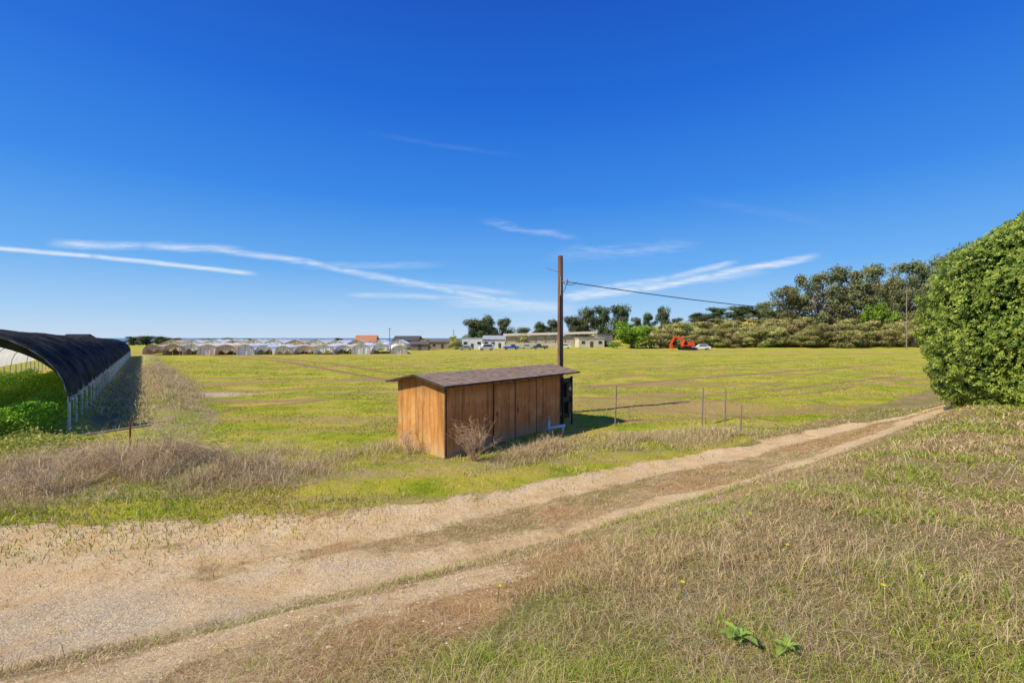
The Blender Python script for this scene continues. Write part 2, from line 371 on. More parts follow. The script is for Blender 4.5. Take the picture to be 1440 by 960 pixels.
kp = rng.random(len(x)) < dens; x, y, r = x[kp], y[kp], r[kp]; n = len(x)
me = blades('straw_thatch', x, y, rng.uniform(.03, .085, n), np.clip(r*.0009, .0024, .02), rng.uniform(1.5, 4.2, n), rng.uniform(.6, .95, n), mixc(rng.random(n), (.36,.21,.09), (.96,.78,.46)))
tag(link('straw_thatch', me), 'flattened dead straw lying between the grass of the bank', 'straw', kind='stuff')
x, y, r = polar(90000, 1.5, 17, -20, 56); Zn = zones(x, y); lo = sm((x-.4)/2.6)
dens = (1-np.clip(Zn['dirt']*2, 0, 1))*(1-Zn['band'])*(1-Zn['worn'])*(1-Zn['field'])*lo*sm((fbm(x, y, 1.0, 95)-.43)/.2)*(.25+.75*sm((5.5-y)/3))*.75
kp = rng.random(len(x)) < dens; x, y, r = x[kp], y[kp], r[kp]; n = len(x)
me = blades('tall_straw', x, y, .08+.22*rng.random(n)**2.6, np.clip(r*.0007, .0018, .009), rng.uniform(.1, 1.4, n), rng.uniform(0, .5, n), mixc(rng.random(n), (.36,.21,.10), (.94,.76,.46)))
tag(link('tall_straw', me), 'coarse standing dry stems scattered over the right bank', 'straw', kind='stuff')
def in_shed(x, y):
    a = (x-SC[0])*SF[0]+(y-SC[1])*SF[1]; b_ = (x-SC[0])*SB[0]+(y-SC[1])*SB[1]
    return (a > -.1) & (a < 5.7) & (b_ > -.05) & (b_ < 2.25)
x, y, r = polar(290000, 6.5, 95, -60, 56); Zn = zones(x, y); ts, ta = tun_side(x, y)
dens = Zn['field']*(1-.95*Zn['soil'])*(1-.8*Zn['redd'])*(1-.8*Zn['patch'])*(1-.85*Zn['row'])*(.10+1.1*sm((fbm(x, y*2.2, 3.5, 31)-.38)/.2))*((ts > 2.2) | (ta < -1))*(1-.45*Zn['shed'])*(1-.9*Zn['band'])
kp = (rng.random(len(x)) < dens) & ~in_shed(x, y); x, y, r = x[kp], y[kp], r[kp]; n = len(x)
yl = sm((fbm(x, y, 7, 40)-.4)/.25)
col = mixc(np.clip(rng.random(n)*.6+.5*yl, 0, 1), (.22,.37,.014), (.68,.63,.06))
ds = rng.random(n) < .12+.30*(y < 15); col[ds] = mixc(rng.random(ds.sum()), (.48,.34,.14), (.90,.74,.39))
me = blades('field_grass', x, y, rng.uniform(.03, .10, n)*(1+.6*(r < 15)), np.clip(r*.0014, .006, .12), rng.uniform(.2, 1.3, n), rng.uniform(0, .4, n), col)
tag(link('field_grass', me), 'short bright green new growth over the flat field', 'grass', kind='stuff')
def weeds(name, cx, cy, rx, ry, n, h0, h1, label, ang=0, c0=(.50,.35,.17), c1=(.96,.78,.46), test=None, thr_=.42, gr=.08):
    a = rng.uniform(0, 2*np.pi, n); q = np.sqrt(rng.random(n))*rng.uniform(.8, 1.2, n); lx = q*np.cos(a)*rx; ly = q*np.sin(a)*ry
    x = cx+lx*math.cos(ang)-ly*math.sin(ang); y = cy+lx*math.sin(ang)+ly*math.cos(ang)
    kp = rng.random(n) < sm((fbm(x, y, 1.5, 50)-thr_+.1)/.2)*np.clip(1.5-q, 0, 1)
    if test is not None: kp &= test(x, y)
    x, y, q = x[kp], y[kp], q[kp]; n = len(x)
    hh = (h0+(h1-h0)*rng.random(n)**1.9)*np.clip(1-.6*q, .2, 1)*(.3+1.4*vn(x, y, .9, 60)); r = np.hypot(x, y)
    cl_ = mixc(rng.random(n), c0, c1); g_ = rng.random(n) < gr; cl_[g_] = mixc(rng.random(g_.sum()), (.22,.32,.03), (.5,.52,.09)); hh[g_] *= .6
    me = blades(name, x, y, hh, np.clip(r*.0007, .004, .02)*rng.uniform(.6, 1.3, n), rng.uniform(.1, 1.8, n)*rng.choice([.5, 1.6], n), rng.uniform(0, .85, n), cl_)
    return tag(link(name, me), label, 'weeds', kind='stuff')
PK0, PK1 = (.46,.32,.18), (.94,.74,.47)
ns = lambda x, y: ~in_shed(x, y)
weeds('dead_weeds', -8.6, 11.3, 4.6, 2.1, 30000, .25, 1.25, 'brown tangled dead weeds heaped at the left field corner', c0=PK0, c1=PK1, thr_=.40, gr=.12)
weeds('dead_weeds', -12.8, 10.0, 6.0, 2.3, 22000, .15, .75, 'lower pale dead weeds beside the road at the left edge', c0=PK0, c1=PK1, thr_=.40, gr=.2)
weeds('dead_weeds', 1.0, 13.3, 3.0, .65, 8000, .12, .5, 'pale dead weeds along the foot of the shed front', .88, test=ns, thr_=.38)
weeds('dead_weeds', 5.6, 15.1, 5.2, 1.4, 14000, .12, .55, 'straw coloured weeds between shed and road on the right', .35, test=ns, thr_=.40, gr=.15)
weeds('dead_weeds', -3.6, 12.8, 1.5, 1.3, 3000, .12, .5, 'small clump of dry weeds left of the shed gable', 0, test=ns)
def bt(x, y):
    ts, ta = tun_side(x, y); return (ts > 1.1)
bc = TNL-TNN*3.3+TND*26
weeds('dead_weeds', bc[0], bc[1], 30, 2.1, 32000, .12, .65, 'strip of dead weeds on the earth berm beside the long tunnel', math.atan2(TND[1], TND[0]), test=bt, thr_=.38, gr=.12)
x, y, r = polar(50000, 12, 60, -60, -30); ts, ta = tun_side(x, y); kp = (ts > .1) & (ts < 2.4) & (ta > -1) & (fbm(x, y, 1.2, 91) > .42); x, y, r = x[kp], y[kp], r[kp]; n = len(x)
tag(link('ditch_weeds', blades('ditch_weeds', x, y, rng.uniform(.08, .45, n), np.clip(r*.0012, .01, .06), rng.uniform(.3, 1.5, n), rng.uniform(0, .5, n), mixc(rng.random(n), (.36,.34,.08), (.95,.75,.43)))), 'sparse weeds in the ditch along the dark tunnel', 'weeds', kind='stuff')
m = simple('gravel_stone', (.82,.66,.46), (.50,.37,.23), 30, .9)
n0 = 30000; x, y, r = polar(n0, 1.8, 14, -56, 40); Zn = zones(x, y)
kp = rng.random(n0) < np.clip(Zn['gravel']*.8+Zn['dirt']*.18, 0, 1); x, y, r = x[kp], y[kp], r[kp]; n = len(x)
s_ = rng.uniform(.003, .012, n)*np.where(rng.random(n) < .02, 1.8, 1); zz = H(x, y)
o8 = np.array([(1,0,0),(0,1,0),(-1,0,0),(0,-1,0),(0,0,.6),(0,0,-.6)]); jit = rng.uniform(.6, 1.4, (n, 6, 1))
V = np.stack([x, y, zz+s_*.1], -1)[:, None, :]+o8[None]*jit*s_[:, None, None]
fc = np.array([0,1,4,1,2,4,2,3,4,3,0,4]); lp = (np.arange(n)*6)[:, None]+fc[None]
tag(link('gravel', npmesh('gravel', V.reshape(-1, 3), lp.ravel(), np.arange(n*4)*3, m)), 'loose pale gravel scattered on the dirt road', 'gravel', kind='stuff')
# ------------------------------------------------------------------ shed
def wood(name, c1, c2, c3, groove=.2, gax=0):
    m, nt, b = mat(name); k = N(nt); o = k.obj()
    n1 = k.noise(k.map(o, (14, 14, 1.2)), 1, 6, .7, .4); n2 = k.noise(o, 1.6, 5, .65)
    c = k.mix(k.step(n1, .35, .68), c1, c2); c = k.mix(k.math('MULTIPLY', k.step(n2, .42, .68), .75), c, c3)
    s = k.n('ShaderNodeSeparateXYZ'); k.put(s.inputs[0], o)
    g = k.math('FRACT', k.math('DIVIDE', s.outputs[gax], groove)); g = k.step(k.math('ABSOLUTE', k.math('SUBTRACT', g, .5)), .0, .05, 1, 0)
    c = k.mix(k.math('MULTIPLY', g, .55), c, tuple(q*.35 for q in c1))
    st_ = k.noise(k.map(o, (5, 5, .35)), 1, 5, .7); c = k.mix(k.math('MULTIPLY', k.step(st_, .45, .68), .6), c, tuple(q*.4 for q in c2))
    n4 = k.noise(o, 4.5, 5, .75); c = k.mix(k.math('MULTIPLY', k.step(n4, .55, .7), .35), c, (.30,.20,.12))
    low = k.step(k.math('ADD', s.outputs[2], k.math('MULTIPLY', k.math('SUBTRACT', n2, .5), .9)), .0, .6, 1, 0)
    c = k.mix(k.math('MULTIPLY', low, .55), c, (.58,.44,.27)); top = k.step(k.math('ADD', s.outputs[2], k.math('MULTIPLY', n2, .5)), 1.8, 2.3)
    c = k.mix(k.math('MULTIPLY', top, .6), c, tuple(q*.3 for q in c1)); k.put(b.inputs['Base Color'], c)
    k.bump(b, k.math('SUBTRACT', n1, g), .4, .01); return m
WG = wood('sunlit_plywood', (.68,.31,.085), (.48,.20,.055), (.78,.46,.18), .2, 1)
WF = wood('shaded_plywood', (.58,.25,.075), (.40,.16,.05), (.66,.36,.14), .2, 0)  # same plywood as the gable, coloured darker for the front wall's shade
TRIM = simple('dark_wood_trim', (.05,.035,.025), (.09,.06,.04), 8)
m, nt, b = mat('weathered_shingles'); k = N(nt); o = k.obj()
br = k.n('ShaderNodeTexBrick'); k.put(br.inputs['Vector'], k.map(o, (1,1,1))); br.inputs['Scale'].default_value = 1; br.inputs['Brick Width'].default_value = .20; br.inputs['Row Height'].default_value = .115
br.inputs['Mortar Size'].default_value = .004; br.inputs['Color1'].default_value = (.40,.28,.20,1); br.inputs['Color2'].default_value = (.28,.19,.135,1); br.inputs['Mortar'].default_value = (.14,.09,.065,1)
n1 = k.noise(o, 3, 5); c = k.mix(k.math('MULTIPLY', k.step(n1, .45, .7), .6), br.outputs[0], (.46,.33,.24)); n2 = k.noise(o, 40, 4)
c = k.mix(k.math('MULTIPLY', n2, .5), c, (.54,.41,.30)); n3 = k.noise(o, 11, 4, .8); c = k.mix(k.math('MULTIPLY', k.step(n3, .54, .7), .6), c, (.13,.08,.055)); k.put(b.inputs['Base Color'], c); b.inputs['Roughness'].default_value = .95; b.inputs['Specular IOR Level'].default_value = .05; k.bump(b, k.math('ADD', n2, n3), .6, .015); SH = m
ang = math.atan2(SF[1], SF[0]); zb = float(H(SC[0], SC[1]))-.05
LEN, WID, WH = 5.6, 2.13, 2.06; RH = .21
root = empty('wooden_shed', (SC[0], SC[1], zb), ang, 'low brown plywood shed with a dark shingled gable roof beside the dirt road', 'shed')
for xa in (0, LEN-.05):
    MB().add([(xa,0,0),(xa,WID,0),(xa,WID,WH),(xa,WID/2,WH+RH),(xa,0,WH), (xa+.05,0,0),(xa+.05,WID,0),(xa+.05,WID,WH),(xa+.05,WID/2,WH+RH),(xa+.05,0,WH)],
    [(0,1,2,3,4),(5,6,7,8,9),(0,1,6,5),(1,2,7,6),(2,3,8,7),(3,4,9,8),(4,0,5,9)]).build('gable_wall', WG, root)
MB().box((LEN/2, .025, WH/2), (LEN-.104, .046, WH)).build('front_wall', WF, root)
MB().box((LEN/2, WID-.025, WH/2), (LEN-.104, .046, WH)).build('back_wall', WF, root)
for x0, x1 in ((1.95, 2.95), (2.98, 4.1)):
    d = MB().box(((x0+x1)/2, -.014, .98), (x1-x0-.02, .026, 1.80)).build('door', WF, root)
    MB().box((x0+.12, -.035, 1.0), (.03, .02, .16)).build('latch', TRIM, d)
for q, w_ in ((1.93, .03), (2.966, .02), (4.12, .03)): MB().box((q, -.012, WH/2), (w_, .02, WH-.02)).build('batten', TRIM, root)
MB().box((-.012, .0, WH/2), (.05, .05, WH-.01)).build('corner_trim', TRIM, root); MB().box((LEN+.012, 0, WH/2), (.05, .05, WH-.01)).build('corner_trim', TRIM, root)
ov, ev, ovr = .26, .22, 1.0; sl_ = RH/(WID/2)
for sgn in (-1, 1):
    ye = -ev if sgn < 0 else WID+ev; yr = WID/2; ze = WH-sl_*ev+.03; zr = WH+RH+.03
    rows = 11; mb = MB()
    for i in range(rows):
        a0, a1 = i/rows, (i+1)/rows
        y0, y1 = ye+(yr-ye)*a0, ye+(yr-ye)*(a1+.02 if i < rows-1 else a1); z0, z1 = ze+(zr-ze)*a0, ze+(zr-ze)*a1
        nn = 30; xs = [-ov+(LEN+ov+ovr)*j/nn for j in range(nn+1)]
        for j in range(nn):
            lf = .008+.008*random.random(); yj = y0-(.012*random.random() if sgn < 0 else -.012*random.random())
            mb.add([(xs[j],yj,z0),(xs[j+1]-.004,yj,z0),(xs[j+1]-.004,y1,z1-.004),(xs[j],y1,z1-.004),(xs[j],yj,z0+lf),(xs[j+1]-.004,yj,z0+lf),(xs[j+1]-.004,y1,z1+.005),(xs[j],y1,z1+.005)],
            [(0,1,2,3),(4,5,6,7),(0,1,5,4),(1,2,6,5),(2,3,7,6),(3,0,4,7)])
    mb.add([(-ov,ye,ze-.02),(LEN+ovr,ye,ze-.02),(LEN+ovr,yr,zr-.02),(-ov,yr,zr-.02),(-ov,ye,ze+.003),(LEN+ovr,ye,ze+.003),(LEN+ovr,yr,zr-.001),(-ov,yr,zr-.001)],
            [(0,1,2,3),(4,5,6,7),(0,1,5,4),(1,2,6,5),(2,3,7,6),(3,0,4,7)])
    mb.build('roof', SH, root)
for sgn, ye in ((-1, -ev), (1, WID+ev)):
    MB().box(((LEN+ovr-ov)/2, ye+.024*sgn, WH-sl_*ev+.005), (LEN+ov+ovr, .02, .045)).build('fascia', TRIM, root)
for xx in (-ov-.014, LEN+ovr+.014):
    fb = MB()
    z0 = WH-sl_*ev; z1 = WH+RH
    fb.add([(xx-.011,-ev,z0-.02),(xx-.011,WID/2,z1-.02),(xx-.011,WID+ev,z0-.02),(xx-.011,WID+ev,z0+.035),(xx-.011,WID/2,z1+.035),(xx-.011,-ev,z0+.035),
            (xx+.011,-ev,z0-.02),(xx+.011,WID/2,z1-.02),(xx+.011,WID+ev,z0-.02),(xx+.011,WID+ev,z0+.035),(xx+.011,WID/2,z1+.035),(xx+.011,-ev,z0+.035)],
        [(0,1,4,5),(1,2,3,4),(6,7,10,11),(7,8,9,10),(0,1,7,6),(1,2,8,7),(2,3,9,8),(3,4,10,9),(4,5,11,10),(5,0,6,11)])
    fb.build('barge_board', TRIM, root)
for i in range(9): MB().box((.1+i*.675, -.11, WH-.06), (.05, .17, .06)).build('rafter_tail', TRIM, root)
def sh(a, b_): p = SC+SF*a+SB*b_; return Vector((p[0], p[1], float(H(p[0], p[1]))))
BLK = simple('black_metal', (.012,.012,.014), (.03,.03,.032), 12, .5); GREY = simple('galvanised_metal', (.45,.46,.47), (.33,.34,.35), 20, .45, .6)
p = sh(LEN+.22, .05)
r2 = empty('electrical_panel_rack', p, ang, 'black electrical panel rack on posts against the right end of the shed', 'electrical panel')
MB().box((0,-.02,.85), (.07,.07,1.9)).build('post', BLK, r2); MB().box((.62,-.02,.85), (.07,.07,1.9)).build('post', BLK, r2)
for q in (1.68, .9, .3): MB().box((.31,.035,q), (.68,.03,.07)).build('rail', BLK, r2)
MB().box((.31,.0,1.0), (.54,.03,1.5)).build('back_board', BLK, r2)
bx_ = MB().box((.24,-.09,1.32), (.34,.14,.50)).build('meter_box', BLK, r2, bevel=.01); MB().tube((.24,-.16,1.38), (.24,-.20,1.38), .07, n=14).build('meter_dial', GREY, bx_)
MB().box((.36,-.08,.65), (.30,.12,.40)).build('switch_box', BLK, r2, bevel=.01); MB().tube((.48,-.05,.0), (.48,-.05,.5), .02).build('conduit', GREY, r2)
p = G(772, 612)
PV = simple('pale_blue_plastic', (.42,.58,.72), (.55,.66,.74), 8, .5)
r3 = empty('water_pipe', p, R(25), 'pale blue water pipe with an upright valve in front of the shed', 'pipe')
MB().tube((-.1,0,.18), (.62,0,.24), .05, n=12).build('pipe_run', PV, r3, True)
MB().tube((0,0,-.05), (0,0,.44), .045, n=12).build('riser', PV, r3, True); MB().tube((0,0,.44), (0,0,.6), .022).build('valve_stem', GREY, r3); MB().tube((-.09,0,.61), (.09,0,.61), .018).build('valve_handle', GREY, r3)
MB().tube((.55,0,-.05), (.55,0,.26), .045, n=12).build('support', PV, r3, True)
# ------------------------------------------------------------------ utility poles and wires
PW = simple('creosoted_pole_wood', (.13,.07,.045), (.26,.15,.10), 2, .85, stretch=(8,8,.6), bump=.3)
PG = simple('grey_pole_wood', (.20,.16,.13), (.28,.23,.18), 2, .85, stretch=(8,8,.6))
INS = simple('insulator_ceramic', (.30,.28,.26), None, 5, .3)
def pole(px, D, ytop, r, label, arm=True, m_=PW):
    p = at(px, D); ht = zat(ytop, D)-p.z
    o = empty('utility_pole', p, 0, label, 'utility pole')
    MB().tube((0,0,-.4), (0,0,ht), r*1.12, r*.9, n=14).build('shaft', m_, o, False)
    if arm:
        MB().box((0,-r-.05,ht-.5), (1.6,.09,.10)).build('crossarm', m_, o)
        for q in (-.7,0,.7): MB().tube((q,-r-.05,ht-.45), (q,-r-.05,ht-.25), .05, .03).build('insulator', INS, o)
    return o, p, ht
o, pp, ht = pole(788, 20, 360, .125, 'tall dark wooden utility pole rising behind the shed', False)
zA = zat(397, 20)-pp.z
MB().tube((0,-.12,zA+.03), (.28,-.16,zA+.03), .022).build('wire_bracket', GREY, o); MB().tube((0,-.13,zA-.55),(0,-.13,zA+.25),.02).build('bracket_mount', GREY, o); MB().tube((.28,-.16,zA-.08), (.28,-.16,zA+.1), .04).build('insulator', INS, o)
MB().tube((-.02,-.145,.0), (-.02,-.145,zA-.6), .025).build('conduit', BLK, o)
MB().tube((-.1,0,zA+.45), (-.62,-.05,zA+.62), .012).build('bracket_arm', GREY, o)
_, pf, hf = pole(1275, 125, 403, .12, 'distant utility pole standing in the hedgerow on the right', True, PG)
pole(548, 190, 461, .15, 'thin distant utility pole beside the red house', True, PG)
pole(638, 215, 463, .15, 'thin distant utility pole left of the cypress trees', False, PG)
WIRE = simple('cable_black', (.03,.03,.032), None, 5, .6)
def wire(a, b_, sag, r, label, n=40, g=2.2):
    a = Vector(a); b_ = Vector(b_); mb = MB(); pts = []
    for i in range(n+1):
        t = (i/n)**1.7; q = a.lerp(b_, t); q.z -= 4*sag*t*(1-t); pts.append(q)
    for i in range(n):
        mb.tube(pts[i]-a, pts[i+1]-a, r*(1+g*(i/n)), r*(1+g*((i+1)/n)), n=6)
    o = mb.build('power_cable', WIRE); o.location = a; return tag(o, label, 'cable')
A = pp+Vector((.28,-.16,zA)); wire(A, pf+Vector((0,-.2,hf-.2)), 3.2, .017, 'black cable sagging from the near pole toward the wooded hill')
wire(A+Vector((0,0,-.02)), pp+Vector((.02,-.15,zA-.5)), .12, .012, 'short loop of cable hanging on the near pole bracket', 12, 0)
wire(pp+Vector((.02,-.15,zA+.05)), A+Vector((.5,.35,.02)), .15, .012, 'thin drip loop of wire joining the long cable', 12, 0)
# ------------------------------------------------------------------ big dark tunnel at left
m, nt, b = mat('black_shade_cloth'); k = N(nt); P_ = k.pos(); n1 = k.noise(P_, 1.2, 4); n2 = k.noise(P_, 60, 2)
k.put(b.inputs['Base Color'], k.mix(k.step(n1, .3, .7), (.016,.016,.017), (.07,.068,.066))); b.inputs['Roughness'].default_value = .85; b.inputs['Specular IOR Level'].default_value = .08; k.bump(b, k.math('ADD', n1, k.math('MULTIPLY', n2, .1)), .8, .15); CLOTH = m
def film(name, c1, c2, trans, rough=.35):
    m, nt, b = mat(name); k = N(nt); n1 = k.noise(k.obj(), 1.2, 5)
    c = k.mix(k.step(n1, .3, .7), c1, c2); k.put(b.inputs['Base Color'], c); b.inputs['Roughness'].default_value = rough; b.inputs['Specular IOR Level'].default_value = .25
    t = k.n('ShaderNodeBsdfTranslucent'); k.put(t.inputs[0], c); mx = k.n('ShaderNodeMixShader'); mx.inputs[0].default_value = trans
    nt.links.new(b.outputs[0], mx.inputs[1]); nt.links.new(t.outputs[0], mx.inputs[2]); nt.links.new(mx.outputs[0], nt.nodes['Material Output'].inputs[0]); return m
FILM = film('white_plastic_film', (.82,.82,.79), (.64,.64,.61), .55)
WHT = simple('white_steel_post', (.70,.70,.68), (.5,.49,.46), 4, .5)
TW, HP, HH, NT = 6.5, 1.2, 2.5, 50
root = empty('shade_tunnel', (TNL[0], TNL[1], 0), 0, 'long black cloth covered hoop tunnel on white posts at the left edge', 'hoop tunnel')
def tp(t, a, off=0, ext=0):
    q = TND*t+TNN*(TW/2*(1-math.cos(a)*(1+off/3.2))); bxy = TNL+TND*t; base = float(H0(bxy[0], bxy[1]))
    return (q[0], q[1], base+HP+(HH+off)*math.sin(a)-ext)
def sheet(a0, a1, na, off, sag, ext, name, mt, skip=0, smooth=True):
    vs = []; fs = []; ts_ = [i*.275-.15+skip for i in range(NT*8-8-int(skip/.275))]
    for t in ts_:
        fr = (t/2.2) % 1; sg = sag*abs(math.sin(math.pi*fr))**.8*(1+.3*math.sin(t*1.7)); 
        for j in range(na+1):
            a = a0+(a1-a0)*j/na
            e = (ext-.28*math.sin(math.pi*fr)**2) if j == 0 and ext else 0
            pl = .025*math.sin(t*9.3+a*1.5)+.02*math.sin(t*17.0)
            vs.append(tp(t, a, off-(sg-pl*(sag > .2))*math.sin(a*.9+.3), e))
    for i in range(len(ts_)-1):
        for j in range(na): fs.append((i*(na+1)+j, (i+1)*(na+1)+j, (i+1)*(na+1)+j+1, i*(na+1)+j+1))
    return MB().add(vs, fs).build(name, mt, root, smooth)
sheet(.02, 1.85, 16, .08, .40, .25, 'shade_cloth', CLOTH, 0, False); sheet(1.5, math.pi-.03, 14, -.02, .10, 0, 'plastic_cover', FILM, 1.1)
hm = None
for i in range(NT):
    t = i*2.2; bxy = TNL+TND*t; base = float(H0(bxy[0], bxy[1]))
    if hm is None:
        mb = MB(); pts = [Vector(tp(0, math.pi*j/16, -.05))-Vector((0,0,base)) for j in range(17)]
        mb.path(pts, .026, 6); o = mb.build('hoop', GREY, root, True); hm = o.data
        o.location.z = base
        o = MB().tube((0,0,-.4), (0,0,HP), .05, n=8).build('post', WHT, root); pm = o.data; o.location.z = base
    else:
        if i % 3 == 0: o = link('hoop', hm, root); o.location = (TND[0]*t, TND[1]*t, base)
        o = link('post', pm, root); o.location = (TND[0]*t, TND[1]*t, base)
    o2 = link('post', pm, root); o2.location = (TND[0]*t+TNN[0]*TW, TND[1]*t+TNN[1]*TW, base)
pts = [Vector(tp(t*1.1, .0, 0, .10+.08*(t % 2))) for t in range(98)]; MB().path(pts, .06, 6).build('rolled_curtain', FILM, root, True)
for i in range(40):
    mbc = MB(); t = random.uniform(0, 60); w_ = random.uniform(.1, .45); q0 = Vector(tp(t, 0, 0, .15)); q1 = Vector(tp(t+w_, 0, 0, .15)); L_ = random.uniform(.3, 1.0); ofs = Vector((.08*random.random(), 0, 0))
    mbc.add([q0+ofs, q1+ofs, q1+Vector((.05,0,-L_*.8)), q0+Vector((0,.05,-L_))], [(0,1,2,3)]); mbc.build('hanging_film', FILM, root)
LEAF = leafmat('leaf_foliage', trans=.4, rough=.5)
def leafset(P, nrm, size, asp=.5, spread=.9):
    n = len(P); d = nrm+rng.normal(0, spread, (n, 3)); d /= np.linalg.norm(d, axis=1)[:, None]+1e-9
    t = np.cross(d, rng.normal(0, 1, (n, 3))); t /= np.linalg.norm(t, axis=1)[:, None]+1e-9; b_ = np.cross(d, t)
    s = size[:, None]; return np.stack([P-t*s*.5, P+b_*s*asp*.5+d*s*.08, P+t*s*.5, P-b_*s*asp*.5+d*s*.08], 1)
n = 46000; t = 26*rng.random(n)**1.4-1.0; rowi = rng.integers(0, 4, n); ac = .85+rowi*1.6+rng.normal(0, .42, n); hz = 1.25*rng.random(n)**.5*(1-.35*np.abs(ac-.85-rowi*1.6))
x = TNL[0]+TND[0]*t+TNN[0]*ac; y = TNL[1]+TND[1]*t+TNN[1]*ac
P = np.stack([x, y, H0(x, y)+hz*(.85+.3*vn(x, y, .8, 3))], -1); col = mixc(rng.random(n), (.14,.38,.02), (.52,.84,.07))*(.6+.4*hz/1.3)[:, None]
tag(link('crop_foliage', quads('crop_foliage', leafset(P, np.array([-.2,-.3,.9])[None]+np.zeros((n, 3)), rng.uniform(.05, .14, n), .6), LEAF, col)), 'lush green crop growing under the dark tunnel', 'crop', kind='stuff')
n = 9000; x = rng.uniform(-21, -13.2, n); y = 13.6+rng.normal(0, .8, n)-.2*(x+16); P = np.stack([x, y, H0(x, y)+.5*rng.random(n)*vn(x, y, .9, 7)], -1)
tag(link('weed_foliage', quads('weed_foliage', leafset(P, np.array([0,-.3,.9])[None]+np.zeros((n, 3)), rng.uniform(.05, .13, n), .5), LEAF, mixc(rng.random(n), (.18,.28,.025), (.72,.62,.16)))), 'low yellow green weeds before the mouth of the dark tunnel', 'weeds', kind='stuff')
RUST = simple('rusty_red_metal', (.32,.07,.05), (.18,.05,.035), 15, .7)
p = G(183, 628); o = MB().tube((0,0,-.2), (0,0,.75), .026).tube((0,0,.75),(0,0,.77),.03).build('marker_stake', RUST); o.location = p; tag(o, 'short rusty red metal stake near the dark tunnel', 'stake')
a_ = G(118, 626)+Vector((0,0,.35)); b_ = G(212, 618)+Vector((0,0,.48)); o = MB().tube((0,0,0), b_-a_, .035).build('fallen_pipe', simple('dull_rail_metal', (.22,.18,.15), (.3,.25,.2), 9, .6)); o.location = a_; tag(o, 'thin brown rail lying across weeds by the red stake', 'rail')
# ------------------------------------------------------------------ distant tunnels and greenhouses
DW = simple('tan_end_frame', (.50,.37,.24), (.38,.27,.17), 4)
FILM2 = film('dusty_plastic_film', (.94,.88,.76), (.80,.72,.58), .05, .9)
FILM3 = film('tan_plastic_film', (.80,.64,.44), (.64,.49,.32), .05, .9)
FILMW = film('bright_plastic_film', (.98,.96,.90), (.90,.87,.80), .05, .9)
def small_tunnel(px, D, wd, ht, ln, yaw, mt, label, gable=False):
    p = at(px, D); o = empty('greenhouse' if gable else 'hoop_tunnel', p, yaw, label, 'greenhouse' if gable else 'hoop tunnel', 'gabled greenhouses behind the tunnels' if gable else 'white hoop tunnels across the field')
    if gable: prof = [(-wd/2, 0), (-wd/2, ht*.62), (0, ht), (wd/2, ht*.62), (wd/2, 0)]
    else: prof = [(-wd/2*math.cos(a), .4+(ht-.4)*math.sin(a)**.8) for a in np.linspace(0, math.pi, 13)]; prof = [(-wd/2, 0)]+prof+[(wd/2, 0)]
    ns = 10; vs = []; fs = []; np_ = len(prof)
    for i in range(ns+1):
        s_ = 1-.05*(i % 2)-.03*random.random()
        for a in prof: vs.append((a[0]*s_, ln*i/ns, a[1]*s_))
    for i in range(ns):
        for j in range(np_-1): fs.append((i*np_+j, (i+1)*np_+j, (i+1)*np_+j+1, i*np_+j+1))
    MB().add(vs, fs).build('cover', mt, o, not gable)
    mb = MB(); pr = [Vector((a[0]*1.01, -.05, a[1]*1.01)) for a in prof]; mb.path(pr, .05, 6); mb.build('end_hoop', DW, o)
    for q in np.linspace(-wd*.36, wd*.36, 3):
        hh = ht*(.62+.25*(1-abs(q)/(wd/2))) if gable else .4+(ht-.4)*(1-(2*q/wd)**2)**.4
        MB().box((q, -.02, hh/2), (.08, .1, hh)).build('end_post', DW, o)
    lo_ = rng.choice([0, .3, .45, .1]) if not gable else .1
    xs = np.linspace(-wd*.485, wd*.485, 15)
    tops = [(q, np.interp(q, [a[0] for a in prof[1:-1]], [a[1] for a in prof[1:-1]])*.98) for q in xs]; ph = random.random()*6
    vs2 = [(q, .12, ht*max(0, lo_+.12*math.sin(i*.9+ph)*(lo_ > 0))) for i, (q, _) in enumerate(tops)]; vs2 += [(q, .12+.05*math.sin(i*1.9), max(tz, vs2[i][2])) for i, (q, tz) in enumerate(tops)]
    MB().add(vs2, [(i, i+1, 15+i+1, 15+i) for i in range(14)]).build('end_curtain', mt, o)
    return o
ordn = ['first','second','third','fourth','fifth','sixth','seventh','eighth','ninth','tenth','eleventh','twelfth','thirteenth','fourteenth']
kinds = [2, 2, 0, 1, 2, 0, 0, 1, 2, 0, 1, 0, 0, 1]
for i in range(14):
    px = 214+i*26.6+random.uniform(-3, 3); mt = [FILMW, FILM2, FILM3][kinds[i]]
    tone = ['white', 'cream', 'tan'][kinds[i]]
    small_tunnel(px, 103+i*.7+random.uniform(-1.5, 3), 4.1+random.uniform(-.5, .4), 2.1+.5*random.random(), 30, R(14+random.uniform(-3, 3)), mt, f'{tone} plastic hoop tunnel, {ordn[i]} from the left in the row across the field')
for i in range(12):
    px = 240+i*29; small_tunnel(px, 152+i*1.5, 6.6, 3.6+.4*random.random(), 30, R(10), [FILM3, FILM2, FILMW][i % 3], f'pale gabled greenhouse, {ordn[i]} from the left behind the hoop tunnels', True)
